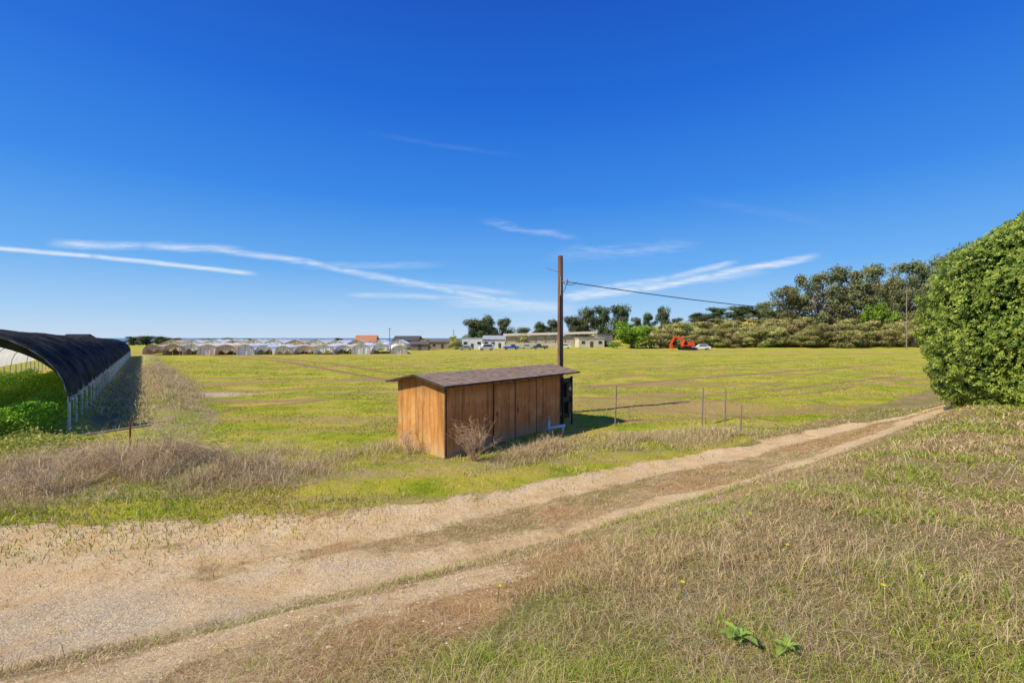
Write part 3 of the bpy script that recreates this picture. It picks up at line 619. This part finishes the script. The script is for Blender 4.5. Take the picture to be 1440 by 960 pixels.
# ------------------------------------------------------------------ far buildings
ROOFD = simple('dark_roof', (.06,.055,.055), (.11,.10,.095), 3); GLS = simple('window_glass', (.03,.04,.05), None, 3, .15, 0, spec=.6)
def house(px, D, w_, d_, h_, rh, wc, rc, yaw, label, nwin=3, name='house', flat=False, over=.4):
    p = at(px, D); wm = simple('wall_paint', wc, tuple(q*.82 for q in wc), .6, bump=.1); rm = simple('roof_cover', rc, tuple(q*.75 for q in rc), 2)
    o = empty(name, p, yaw, label, 'house' if name == 'house' else 'building')
    if flat: MB().box((0,d_/2,h_/2), (w_,d_,h_)).build('wall', wm, o); MB().box((0,d_/2,h_+.12), (w_+over*2,d_+over*2,.22)).build('roof', rm, o)
    else:
        MB().add([(-w_/2,0,0),(w_/2,0,0),(w_/2,d_,0),(-w_/2,d_,0),(-w_/2,0,h_),(w_/2,0,h_),(w_/2,d_,h_),(-w_/2,d_,h_),(-w_/2,d_/2,h_+rh),(w_/2,d_/2,h_+rh)],
          [(0,1,5,4),(1,2,6,9,5),(2,3,7,6),(3,0,4,8,7)]).build('wall', wm, o)
        e = over; k_ = rh/(d_/2); rb = MB()
        for s_ in (0, 1):
            y0 = -e if s_ == 0 else d_+e; zz = h_-k_*e
            rb.add([(-w_/2-e,y0,zz+.02),(w_/2+e,y0,zz+.02),(w_/2+e,d_/2,h_+rh+.02),(-w_/2-e,d_/2,h_+rh+.02),(-w_/2-e,y0,zz+.2),(w_/2+e,y0,zz+.2),(w_/2+e,d_/2,h_+rh+.2),(-w_/2-e,d_/2,h_+rh+.2)],
               [(0,1,2,3),(4,5,6,7),(0,1,5,4),(1,2,6,5),(2,3,7,6),(3,0,4,7)])
        rb.build('roof', rm, o)
    fr = simple('window_frame_white', (.6,.6,.58))
    for i in range(nwin):
        q = -w_/2+w_*(i+.5)/nwin
        if i == nwin//2: 
            MB().box((q,-.03,1.05), (1.1,.06,2.1)).build('door', ROOFD, o)
        else:
            wf = MB().box((q,-.03,h_*.55), (1.5,.05,1.2)).build('window', fr, o); MB().box((q,-.07,h_*.55), (1.25,.04,.95)).build('pane', GLS, wf)
    return o
house(513, 185, 8, 8, 3.2, 2.3, (.60,.20,.09), (.60,.26,.14), R(5), 'small red house with a pitched roof beyond the tunnels', 3)
house(570, 200, 11, 8, 3.6, 1.8, (.20,.18,.16), (.10,.10,.105), R(-4), 'dark house with a low roof right of the red house', 3)
house(622, 185, 17, 7, 2.9, .9, (.38,.27,.19), (.22,.18,.15), R(3), 'long low brown building left of the cypress clump', 5, 'low_building')
house(590, 160, 6, 4, 2.2, .8, (.28,.2,.15), (.16,.14,.12), R(3), 'small brown outbuilding beside the last hoop tunnel', 1, 'outbuilding')
house(664, 178, 8, 7, 4.2, 0, (.85,.85,.83), (.6,.6,.6), R(4), 'white block building at the left of the far farmyard', 3, 'farm_building', True, .15)
house(698, 186, 11, 8, 3.6, 1.4, (.80,.80,.78), (.44,.45,.47), R(-3), 'white farm building with grey roof behind the parked trucks', 4, 'farm_building')
house(832, 160, 9, 8, 3.2, 0, (.70,.62,.48), (.60,.52,.40), R(2), 'beige flat roofed block at the right end of the packing shed', 3, 'farm_building', True, .3)
house(851, 165, 5.5, 6, 4.6, 0, (.25,.23,.21), (.16,.15,.14), R(2), 'dark square block building right of the beige farm block', 1, 'farm_building', True, .2)
house(101, 150, 5.5, 8, 4.2, 1.2, (.10,.10,.11), (.03,.03,.035), R(20), 'dark roofed building peeping over the black tunnel', 1, 'farm_building')
p = at(775, 172); o = empty('packing_shed', p, R(2), 'long beige packing shed with a shallow sloping roof behind the pole', 'building')
TAN = simple('tan_sheeting', (.66,.53,.34), (.50,.40,.25), .5); RF = simple('pale_roof_sheet', (.64,.54,.37), (.50,.42,.28), .7)
MB().box((0,3,2.2), (34,.2,4.4)).build('wall', TAN, o)
MB().add([(-18,2,4.3),(18,2,5.2),(18,8,6.0),(-18,8,5.1),(-18,2,4.5),(18,2,5.4),(18,8,6.2),(-18,8,5.3)], [(0,1,2,3),(4,5,6,7),(0,1,5,4),(1,2,6,5),(2,3,7,6),(3,0,4,7)]).build('roof', RF, o)
for i in range(10): MB().box((-17+i*3.75, 2.8, 2.1), (.2,.2,4.2)).build('post', DW, o)
MB().box((0,-.5,.9), (34,.12,1.8)).build('low_wall', simple('block_wall', (.70,.59,.42), (.56,.47,.33), 1), o)
# ------------------------------------------------------------------ vehicles
TY = simple('tyre_rubber', (.02,.02,.02)); RIM = simple('wheel_rim', (.5,.5,.52), None, 3, .4, .5); LAMP = simple('lamp_lens', (.75,.72,.6), None, 3, .2)
def car(px, D, kind, c, yaw, label, L_=4.6):
    p = at(px, D); pm_ = simple('car_paint', c, tuple(q*.95 for q in c), 1, .3, 0, spec=.6); o = empty('parked_car' if kind != 'truck' else 'pickup_truck', p, yaw, label, 'car' if kind != 'truck' else 'truck')
    h_ = L_/2
    if kind == 'truck': pr = [(-h_,.45),(-h_,1.05),(-.2,1.1),(-.1,1.75),(1.0,1.78),(1.45,1.15),(h_,1.02),(h_,.45)]; wn_ = [(.0,1.15),(.05,1.65),(.95,1.68),(1.3,1.15)]
    elif kind == 'van': pr = [(-h_,.4),(-h_,1.9),(-h_+.3,2.1),(1.1,2.1),(1.75,1.25),(h_,1.05),(h_,.4)]; wn_ = [(-1.6,1.2),(-1.6,1.85),(1.0,1.85),(1.45,1.25)]
    else: pr = [(-h_,.4),(-h_,.95),(-1.7,1.05),(-1.15,1.5),(.5,1.52),(1.15,1.02),(h_-.2,.88),(h_,.7),(h_,.4)]; wn_ = [(-1.5,1.03),(-1.05,1.42),(.45,1.44),(.98,1.03)]
    MB().extr(pr, -.88, .88).build('body', pm_, o, bevel=.06)
    for s_ in (-1, 1): MB().extr(wn_, s_*.885-.01, s_*.885+.01).build('side_window', GLS, o)
    for xx in (-h_+.9, h_-.9):
        for s_ in (-1, 1):
            wl = MB().tube((xx, s_*.68, .34), (xx, s_*.92, .34), .34, n=16).build('wheel', TY, o); MB().tube((xx, s_*.9, .34), (xx, s_*.935, .34), .2, n=12).build('rim', RIM, wl)
    for s_ in (-.62, .62): MB().box((h_, s_, .72), (.06,.3,.16)).build('headlight', LAMP, o)
    MB().box((-h_, 0, .5), (.1,1.7,.16)).build('bumper', TY, o)
car(684, 150, 'van', (.80,.80,.79), R(200), 'white van parked in front of the white farm buildings', 5)
car(719, 152, 'truck', (.03,.12,.48), R(10), 'blue pickup truck parked left of the packing shed', 5.2)
car(655, 158, 'car', (.30,.31,.33), R(180), 'grey car parked at the left of the farmyard')
car(742, 156, 'car', (.55,.56,.58), R(0), 'silver car parked right of the blue pickup')
car(760, 150, 'truck', (.05,.07,.12), R(185), 'dark pickup truck parked in front of the packing shed', 5)
car(793, 149, 'car', (.75,.75,.75), R(175), 'white car parked in front of the packing shed')
car(986, 124, 'car', (.78,.79,.80), R(172), 'white car parked just right of the orange excavator', 4.7)
OR = simple('orange_red_paint', (.85,.10,.02), (.75,.07,.02), 2, .4); p = at(965, 122)
o = empty('excavator', p, R(180), 'orange red tracked excavator with arched boom at the far field edge', 'excavator')
for s_ in (-1, 1):
    tk = MB().extr([(-1.6,.1),(-1.9,.45),(-1.6,.85),(1.6,.85),(1.9,.45),(1.6,.1)], s_*1.1-.28, s_*1.1+.28).build('track', TY, o, bevel=.05)
    for q in (-1.4, 1.4): MB().tube((q, s_*1.1-.3, .47), (q, s_*1.1+.3, .47), .26, n=12).build('track_wheel', BLK, tk)
MB().tube((0,0,.8), (0,0,1.1), .8, n=16).build('turntable', BLK, o)
MB().extr([(-1.9,1.1),(-1.95,2.0),(-1.5,2.2),(.6,2.2),(1.2,1.6),(1.2,1.1)], -1.2, 1.2).build('engine_housing', OR, o, bevel=.08)
cb = MB().extr([(.05,1.4),(.05,2.75),(.9,2.75),(1.3,2.0),(1.3,1.4)], .35, 1.2).build('cab', OR, o, bevel=.05)
for y0 in (1.19, .32): MB().extr([(.2,1.9),(.2,2.6),(.8,2.6),(1.1,2.0),(1.1,1.9)], y0, y0+.04).build('cab_window', GLS, cb)
MB().extr([(.3,2.0),(.9,1.7),(1.5,3.0),(3.2,3.25),(3.2,3.75),(1.2,3.5)], -.26, .26).build('boom', OR, o, bevel=.03)
MB().extr([(2.9,3.35),(3.3,3.8),(4.3,1.6),(4.0,1.4)], -.2, .2).build('stick', OR, o, bevel=.03)
MB().extr([(3.8,1.6),(4.4,1.5),(4.3,.6),(3.6,.3),(3.2,.6),(3.7,.9)], -.45, .45).build('bucket', OR, o, bevel=.02)
MB().tube((1.0,.0,1.6), (1.9,.0,3.0), .09).build('hydraulic_ram', RIM, o); MB().tube((2.2,0,3.7), (3.0,0,4.0), .08).build('hydraulic_ram', RIM, o)
# ------------------------------------------------------------------ trees
BARK = simple('bark', (.22,.17,.13), (.34,.27,.21), 3, .9, stretch=(4,4,1)); TLEAF = leafmat('tree_leaves', trans=.3, rough=.7, rnd=.35, spec=.1)
def proto(kind, seed):
    rs = np.random.default_rng(seed); C_ = []; tb = MB()
    if kind == 'euc':
        nc = 46; tb.tube((0,0,-.05), (.02,0,.5), .03, .018, 7)
        for i in range(nc):
            a = rs.uniform(0, 6.28); zz = rs.uniform(.16, .94); rr = rs.uniform(.05, .47)*math.sin(math.pi*min(1, (zz-.02)/1.04))**.5; c_ = np.array([rr*math.cos(a), rr*math.sin(a), zz]); rad = rs.uniform(.05, .13); C_.append((c_, rad, .95))
            z0 = rs.uniform(.1, .5); tb.tube((.01,0,z0), tuple(c_-np.array([0,0,rad*.3])), .010, .003, 5)
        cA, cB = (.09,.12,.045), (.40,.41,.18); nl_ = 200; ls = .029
    elif kind == 'cyp':
        nc = 34; tb.tube((0,0,-.05), (0,0,.75), .04, .015, 7)
        for i in range(nc):
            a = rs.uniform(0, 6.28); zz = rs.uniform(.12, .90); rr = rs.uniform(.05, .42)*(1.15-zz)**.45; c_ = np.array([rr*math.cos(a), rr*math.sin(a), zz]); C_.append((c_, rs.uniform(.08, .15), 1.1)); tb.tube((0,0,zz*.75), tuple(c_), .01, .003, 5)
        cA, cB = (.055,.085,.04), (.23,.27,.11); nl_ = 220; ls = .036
    else:
        nc = 28; tb.tube((0,0,-.1), (0,0,.4), .03, .015, 6)
        for i in range(nc):
            a = rs.uniform(0, 6.28); zz = rs.uniform(.08, .84); rr = rs.uniform(.1, .44)*math.sqrt(max(.05, 1-(zz-.1)**2)); C_.append((np.array([rr*math.cos(a), rr*math.sin(a), zz]), rs.uniform(.09, .17), .9)); tb.tube((0,0,.05), (rr*math.cos(a)*.8, rr*math.sin(a)*.8, zz), .01, .004, 5)
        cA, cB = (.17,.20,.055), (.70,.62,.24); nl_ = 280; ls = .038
    Ps = []; Ns = []; Cs = []
    for c_, rad, fl in C_:
        d = rs.normal(0, 1, (nl_, 3)); d /= np.linalg.norm(d, axis=1)[:, None]
        q = d*rad*(rs.uniform(.45, 1.2, (nl_, 1))); q[:, 2] *= fl; Ps.append(c_+q); Ns.append(d+np.array([0,0,.4]))
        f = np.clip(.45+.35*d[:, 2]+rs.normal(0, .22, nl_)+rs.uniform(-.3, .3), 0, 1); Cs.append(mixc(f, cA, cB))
    P = np.concatenate(Ps); P[:, 2] = np.maximum(P[:, 2], .0)
    Q = leafset(P, np.concatenate(Ns), rng.uniform(.6, 1.5, len(P))*ls, .7, .6)
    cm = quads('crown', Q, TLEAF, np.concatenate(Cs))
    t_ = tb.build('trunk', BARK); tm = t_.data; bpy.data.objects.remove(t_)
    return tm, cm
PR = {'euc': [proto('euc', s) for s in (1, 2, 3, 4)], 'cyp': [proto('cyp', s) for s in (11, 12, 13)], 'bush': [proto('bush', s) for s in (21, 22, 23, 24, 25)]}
BR = [proto('bush', 41), proto('bush', 42)]
BL = leafmat('bright_bush_leaves', (.6,1.05,.3), .3, .6, .1)
for tm, cm in BR: cm.materials[0] = BL
cnt = [0]
def tree(px, ytop, wpx, D, kind, name, label, cat, group, pr=None):
    cnt[0] += 1; p = at(px, D); ht = max(1., zat(ytop, D)-p.z); wd_ = wpx/F*D; pr = pr or PR[kind]; tm, cm = pr[cnt[0] % len(pr)]
    o = empty(name, p, rng.uniform(0, 6.28), label, cat, group); o.scale = (wd_, wd_, ht)
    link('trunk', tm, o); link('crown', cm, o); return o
eu = [(1080,424,44,185),(1112,402,54,180),(1150,384,62,176),(1188,376,62,190),(1232,371,66,182),(1262,388,50,170),(1298,366,66,186),(1338,358,64,178),(1375,350,62,174),(1425,345,70,180)]
en = ['low','slender','dark round','broad','tallest central','small','wide crowned','tall','half hidden','mostly hidden']
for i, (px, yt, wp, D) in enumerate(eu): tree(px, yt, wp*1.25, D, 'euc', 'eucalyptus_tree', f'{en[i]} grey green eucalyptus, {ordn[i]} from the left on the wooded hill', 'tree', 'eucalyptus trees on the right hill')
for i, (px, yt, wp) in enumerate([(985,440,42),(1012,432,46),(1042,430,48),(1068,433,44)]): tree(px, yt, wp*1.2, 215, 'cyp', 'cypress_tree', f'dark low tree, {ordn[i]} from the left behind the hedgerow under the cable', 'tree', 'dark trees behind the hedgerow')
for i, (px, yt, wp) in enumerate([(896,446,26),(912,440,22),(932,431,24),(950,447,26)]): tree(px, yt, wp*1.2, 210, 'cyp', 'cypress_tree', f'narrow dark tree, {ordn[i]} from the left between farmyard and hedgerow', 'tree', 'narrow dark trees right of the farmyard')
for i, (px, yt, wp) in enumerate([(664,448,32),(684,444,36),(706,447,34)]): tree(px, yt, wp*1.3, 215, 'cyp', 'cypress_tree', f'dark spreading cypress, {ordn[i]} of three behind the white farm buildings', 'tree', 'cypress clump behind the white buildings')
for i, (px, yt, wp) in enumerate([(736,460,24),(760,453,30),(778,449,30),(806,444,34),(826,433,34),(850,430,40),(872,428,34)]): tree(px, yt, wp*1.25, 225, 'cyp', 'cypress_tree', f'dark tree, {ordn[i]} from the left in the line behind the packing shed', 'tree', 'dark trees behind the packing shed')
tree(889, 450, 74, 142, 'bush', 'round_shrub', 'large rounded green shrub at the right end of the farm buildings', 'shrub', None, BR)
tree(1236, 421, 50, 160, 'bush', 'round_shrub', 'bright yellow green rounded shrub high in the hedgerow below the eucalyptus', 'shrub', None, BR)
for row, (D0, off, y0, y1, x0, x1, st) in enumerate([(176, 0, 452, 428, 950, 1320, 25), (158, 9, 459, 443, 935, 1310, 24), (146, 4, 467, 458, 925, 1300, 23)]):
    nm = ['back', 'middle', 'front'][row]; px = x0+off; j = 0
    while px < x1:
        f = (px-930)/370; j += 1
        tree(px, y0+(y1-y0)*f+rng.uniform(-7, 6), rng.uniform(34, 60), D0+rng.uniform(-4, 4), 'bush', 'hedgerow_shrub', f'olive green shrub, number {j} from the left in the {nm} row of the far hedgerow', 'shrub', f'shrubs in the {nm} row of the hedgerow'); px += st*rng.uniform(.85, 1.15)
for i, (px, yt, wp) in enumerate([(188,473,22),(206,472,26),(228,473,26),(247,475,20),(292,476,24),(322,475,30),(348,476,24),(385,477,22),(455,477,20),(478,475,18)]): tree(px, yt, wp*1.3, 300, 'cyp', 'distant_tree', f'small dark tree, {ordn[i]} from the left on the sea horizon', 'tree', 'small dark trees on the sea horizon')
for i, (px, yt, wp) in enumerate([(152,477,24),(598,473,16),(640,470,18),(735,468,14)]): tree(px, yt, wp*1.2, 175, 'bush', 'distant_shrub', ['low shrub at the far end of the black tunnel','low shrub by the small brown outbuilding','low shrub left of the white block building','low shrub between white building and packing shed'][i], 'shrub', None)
# ------------------------------------------------------------------ the big near shrub
BX, BY = 15.8, 11.2; BZ = float(H(BX, BY))-.25; RX, RZ = 4.1, 5.9
bush = empty('large_shrub', (BX, BY, BZ), 0, 'huge dense rounded green shrub filling the right edge beside the road', 'shrub')
def lump(d): 
    return 1+.08*(vn(d[:,0]*3+d[:,2]*1.7+9, d[:,1]*3+d[:,2]*2+5, .8, 2)-.5)*2+.05*(vn(d[:,0]*3+d[:,2]*4, d[:,1]*3-d[:,2]*3+7, .3, 4)-.5)*2
def shell(d, f=1.):
    L = lump(d)*f; up_ = d[:, 2] >= 0; hn = np.hypot(d[:, 0], d[:, 1])+1e-6
    rr = np.where(up_, hn, np.clip(1-.15*(d[:, 2])**2*2, .7, 1)); zl = np.where(up_, 2.0+d[:, 2]*(RZ-2.0)*L, 2.0+np.clip(d[:, 2]*3.2, -2.3, 0))
    return np.stack([d[:,0]/hn*rr*RX*L, d[:,1]/hn*rr*RX*L, zl], -1)
def dirs(n):
    d = rng.normal(0, 1, (n*2, 3)); d /= np.linalg.norm(d, axis=1)[:, None]; return d[d[:, 2] > -.72][:n]
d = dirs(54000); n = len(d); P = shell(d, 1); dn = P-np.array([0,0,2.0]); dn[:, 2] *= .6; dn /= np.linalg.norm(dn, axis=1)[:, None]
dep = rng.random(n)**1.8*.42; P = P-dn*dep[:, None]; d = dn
axis = d+rng.normal(0, .42, (n, 3))+np.array([-.1,-.1,.3]); axis /= np.linalg.norm(axis, axis=1)[:, None]
Qs = []; Cs = []
t0 = np.cross(axis, rng.normal(0, 1, (n, 3))); t0 /= np.linalg.norm(t0, axis=1)[:, None]; t1 = np.cross(axis, t0)
tone = np.clip(rng.normal(.52, .22, n)-dep*1.3, 0, 1)  # depth shading put into leaf colour: deeper leaves are darker
for j in range(6):
    a = 2*np.pi*j/6+rng.uniform(-.3, .3, n); rad = t0*np.cos(a)[:, None]+t1*np.sin(a)[:, None]; up_ = rng.uniform(.1, .7, n)[:, None]
    dr = rad+axis*up_; dr /= np.linalg.norm(dr, axis=1)[:, None]; sdv = np.cross(dr, axis); sdv /= np.linalg.norm(sdv, axis=1)[:, None]
    Ln = rng.uniform(.05, .09, n)[:, None]; Wd = Ln*.23; o_ = P+axis*rng.uniform(-.04, .03, n)[:, None]
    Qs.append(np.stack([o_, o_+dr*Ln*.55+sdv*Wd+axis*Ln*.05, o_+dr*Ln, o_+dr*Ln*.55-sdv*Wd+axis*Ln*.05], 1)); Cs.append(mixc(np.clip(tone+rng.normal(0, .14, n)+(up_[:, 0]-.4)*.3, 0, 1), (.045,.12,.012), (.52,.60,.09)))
BLF = leafmat('glossy_shrub_leaves', trans=.25, rough=.45, spec=.35)
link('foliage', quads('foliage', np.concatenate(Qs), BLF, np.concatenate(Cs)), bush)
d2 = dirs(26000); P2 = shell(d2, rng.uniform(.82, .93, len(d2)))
link('inner_foliage', quads('inner_foliage', leafset(P2, d2, rng.uniform(.18, .3, len(P2)), .7, .6), BLF, mixc(rng.random(len(P2)), (.02,.05,.006), (.07,.14,.015))), bush)  # inner leaf shell coloured dark to paint shaded gaps between outer leaves
for i in range(16):
    mb = MB(); a = rng.uniform(0, 6.28); e = rng.uniform(.5, 1.4); b0 = Vector((rng.uniform(-.6,.6), rng.uniform(-.6,.6), -.1)); t_ = Vector((math.cos(a)*3.0*math.cos(e*.8), math.sin(a)*3.0*math.cos(e*.8), 1.2+3.2*math.sin(e))); mb.tube(b0, t_, .09, .02, 7); mb.build('branch', BARK, bush)
# ------------------------------------------------------------------ small plants and stakes
STK = simple('dry_stem', (.60,.46,.30), (.38,.27,.17), 20)
def stem_bush(p, n, h, spread, label, name='dry_bush', r=.008, mt=STK):
    mb = MB()
    for i in range(n):
        a = random.uniform(0, 6.28); s_ = spread*random.uniform(.2, 1); hh = h*random.uniform(.5, 1)
        p0 = Vector((math.cos(a)*.06, math.sin(a)*.06, -.03)); p1 = Vector((math.cos(a)*s_*.45, math.sin(a)*s_*.45, hh*.5)); p2 = Vector((math.cos(a+.4)*s_, math.sin(a+.4)*s_, hh))
        mb.tube(p0, p1, r, r*.8, 4); mb.tube(p1, p2, r*.8, r*.4, 4)
        for j in range(6):
            q = p1.lerp(p2, random.random()); e = q+Vector((random.uniform(-.25,.25), random.uniform(-.25,.25), random.uniform(-.08,.2)))*h*.8; mb.tube(q, e, r*.5, r*.25, 3)
    o = mb.build(name, mt); o.location = p; return tag(o, label, 'dry plant')
TW_ = simple('greyish_dry_twigs', (.70,.54,.35), (.46,.34,.21), 10); TR_ = simple('reddish_dry_twigs', (.66,.45,.28), (.44,.28,.17), 10)
stem_bush(G(668, 650), 52, 1.25, .95, 'bare twiggy reddish dry bush standing before the shed front', r=.0055, mt=TR_)
stem_bush(G(575, 640), 26, .8, .4, 'small dry bush at the left corner of the shed', r=.006, mt=TW_)
stem_bush(G(250, 650), 60, 1.0, 1.0, 'large twiggy dead bush in the weed heap right of the red stake', r=.006, mt=TW_)
stem_bush(G(330, 665), 50, .85, .9, 'twiggy dead bush at the right end of the weed heap', r=.006, mt=TW_)
stem_bush(G(170, 668), 45, .75, .9, 'twiggy dead bush in the weed heap below the fallen rail', r=.006, mt=TW_)
stem_bush(G(60, 690), 45, .75, .9, 'twiggy dead bush at the far left of the weed heap', r=.006, mt=TW_)
for px, py, hh, lb in [(865,592,1.45,'tall thin dry stalk, leftmost right of the shed'),(886,590,.8,'short dry stalk beside the tallest stalk right of the shed'),(990,594,1.3,'tall dry stalk at the middle of the near field edge'),(1003,592,1.1,'slightly shorter dry stalk in the middle stalk cluster'),(1020,590,1.25,'tall dry stalk left of the wooden stake')]:
    stem_bush(G(px, py), 3, hh, .1, lb, 'dry_stalk', .014)
for px, py, hh, lb in [(1041,606,.95,'leaning weathered wooden stake at the near field edge'),(987,600,1.45,'thin upright wooden stake among the dry stalks'),(1019,598,1.4,'thin wooden stake between the dry stalks and the leaning stake'),(865,598,1.5,'slender post beside the tallest dry stalk right of the shed')]:
    o = MB().tube((0,0,-.1), (.05,0,hh), .028, .02).box((.05,0,hh), (.03,.03,.02)).build('wooden_stake', PG); o.location = G(px, py); tag(o, lb, 'stake')
stem_bush(G(1287, 728), 2, .45, .05, 'single pale dry stalk standing on the right bank', 'dry_stalk', .006)
stem_bush(G(862, 838), 2, .42, .05, 'single thin dry stalk on the middle of the bank', 'dry_stalk', .004)
BG_ = leafmat('broad_leaves', trans=.3, rough=.55)
def dock(p, nl_, L_, label):
    vs, fs, cs = [], [], []
    for i in range(nl_):
        a = 6.28*i/nl_+random.uniform(-.4, .4); e = random.uniform(.3, 1.3); ln = L_*random.uniform(.5, 1.15); wd_ = ln*.13; c_ = random.uniform(.7, 1.3)
        rad = Vector((math.cos(a), math.sin(a), 0)); sd_ = Vector((-math.sin(a), math.cos(a), 0)); b0 = len(vs)
        for j in range(9):
            t = j/8; pnt = rad*ln*t*math.cos(e*(1-.5*t))+Vector((0,0,ln*(math.sin(e)*t-.40*t*t)+.01)); ww = wd_*(.25+math.sin(math.pi*min(1, t*.93+.07))**.8)*(1 if t < .99 else .1)*(1+.35*((j+i) % 2))
            vs += [pnt-sd_*ww+Vector((0,0,ww*.6)), pnt, pnt+sd_*ww+Vector((0,0,ww*.5))]; cs += [(.32*c_,.46*c_,.07)]*3
        for j in range(8):
            q = b0+j*3; fs += [(q,q+3,q+4,q+1),(q+1,q+4,q+5,q+2)]
    o = MB().add(vs, fs).build('broadleaf_plant', BG_, None, True); ca = o.data.color_attributes.new('Col', 'FLOAT_COLOR', 'POINT')
    for i, c_ in enumerate(cs): ca.data[i].color = (*c_, 1)
    o.location = p; tag(o, label, 'plant')
dock(G(1040, 915)+Vector((0,0,.03)), 11, .115, 'bright green broad leaved plant, left one of two on the near bank'); dock(G(1106, 930)+Vector((0,0,.03)), 9, .085, 'bright green broad leaved plant, right one of two on the near bank')
YF = simple('yellow_petals', (.75,.58,.02), None, 5); GS = simple('green_stem', (.12,.2,.03))
for px, py, lb in [(957,850,'tiny yellow flower in the grass near the bottom centre'),(700,852,'tiny yellow flower beside the lower wheel track'),(1053,745,'small yellow flower on the slope of the bank'),(1105,790,'small yellow flower right of the bank centre'),(1240,850,'lone yellow flower in the straw at lower right')]:
    o = empty('yellow_flower', G(px, py), 0, lb, 'flower'); MB().tube((0,0,0), (.01,0,.1), .003, n=5).build('stem', GS, o)
    mb = MB()
    for i in range(8):
        a = i*math.pi/4; mb.add([(.01,0,.1),(.01+.014*math.cos(a-.3),.014*math.sin(a-.3),.108),(.01+.02*math.cos(a),.02*math.sin(a),.11),(.01+.014*math.cos(a+.3),.014*math.sin(a+.3),.108)], [(0,1,2,3)])
    mb.build('petals', YF, o)
print('done')
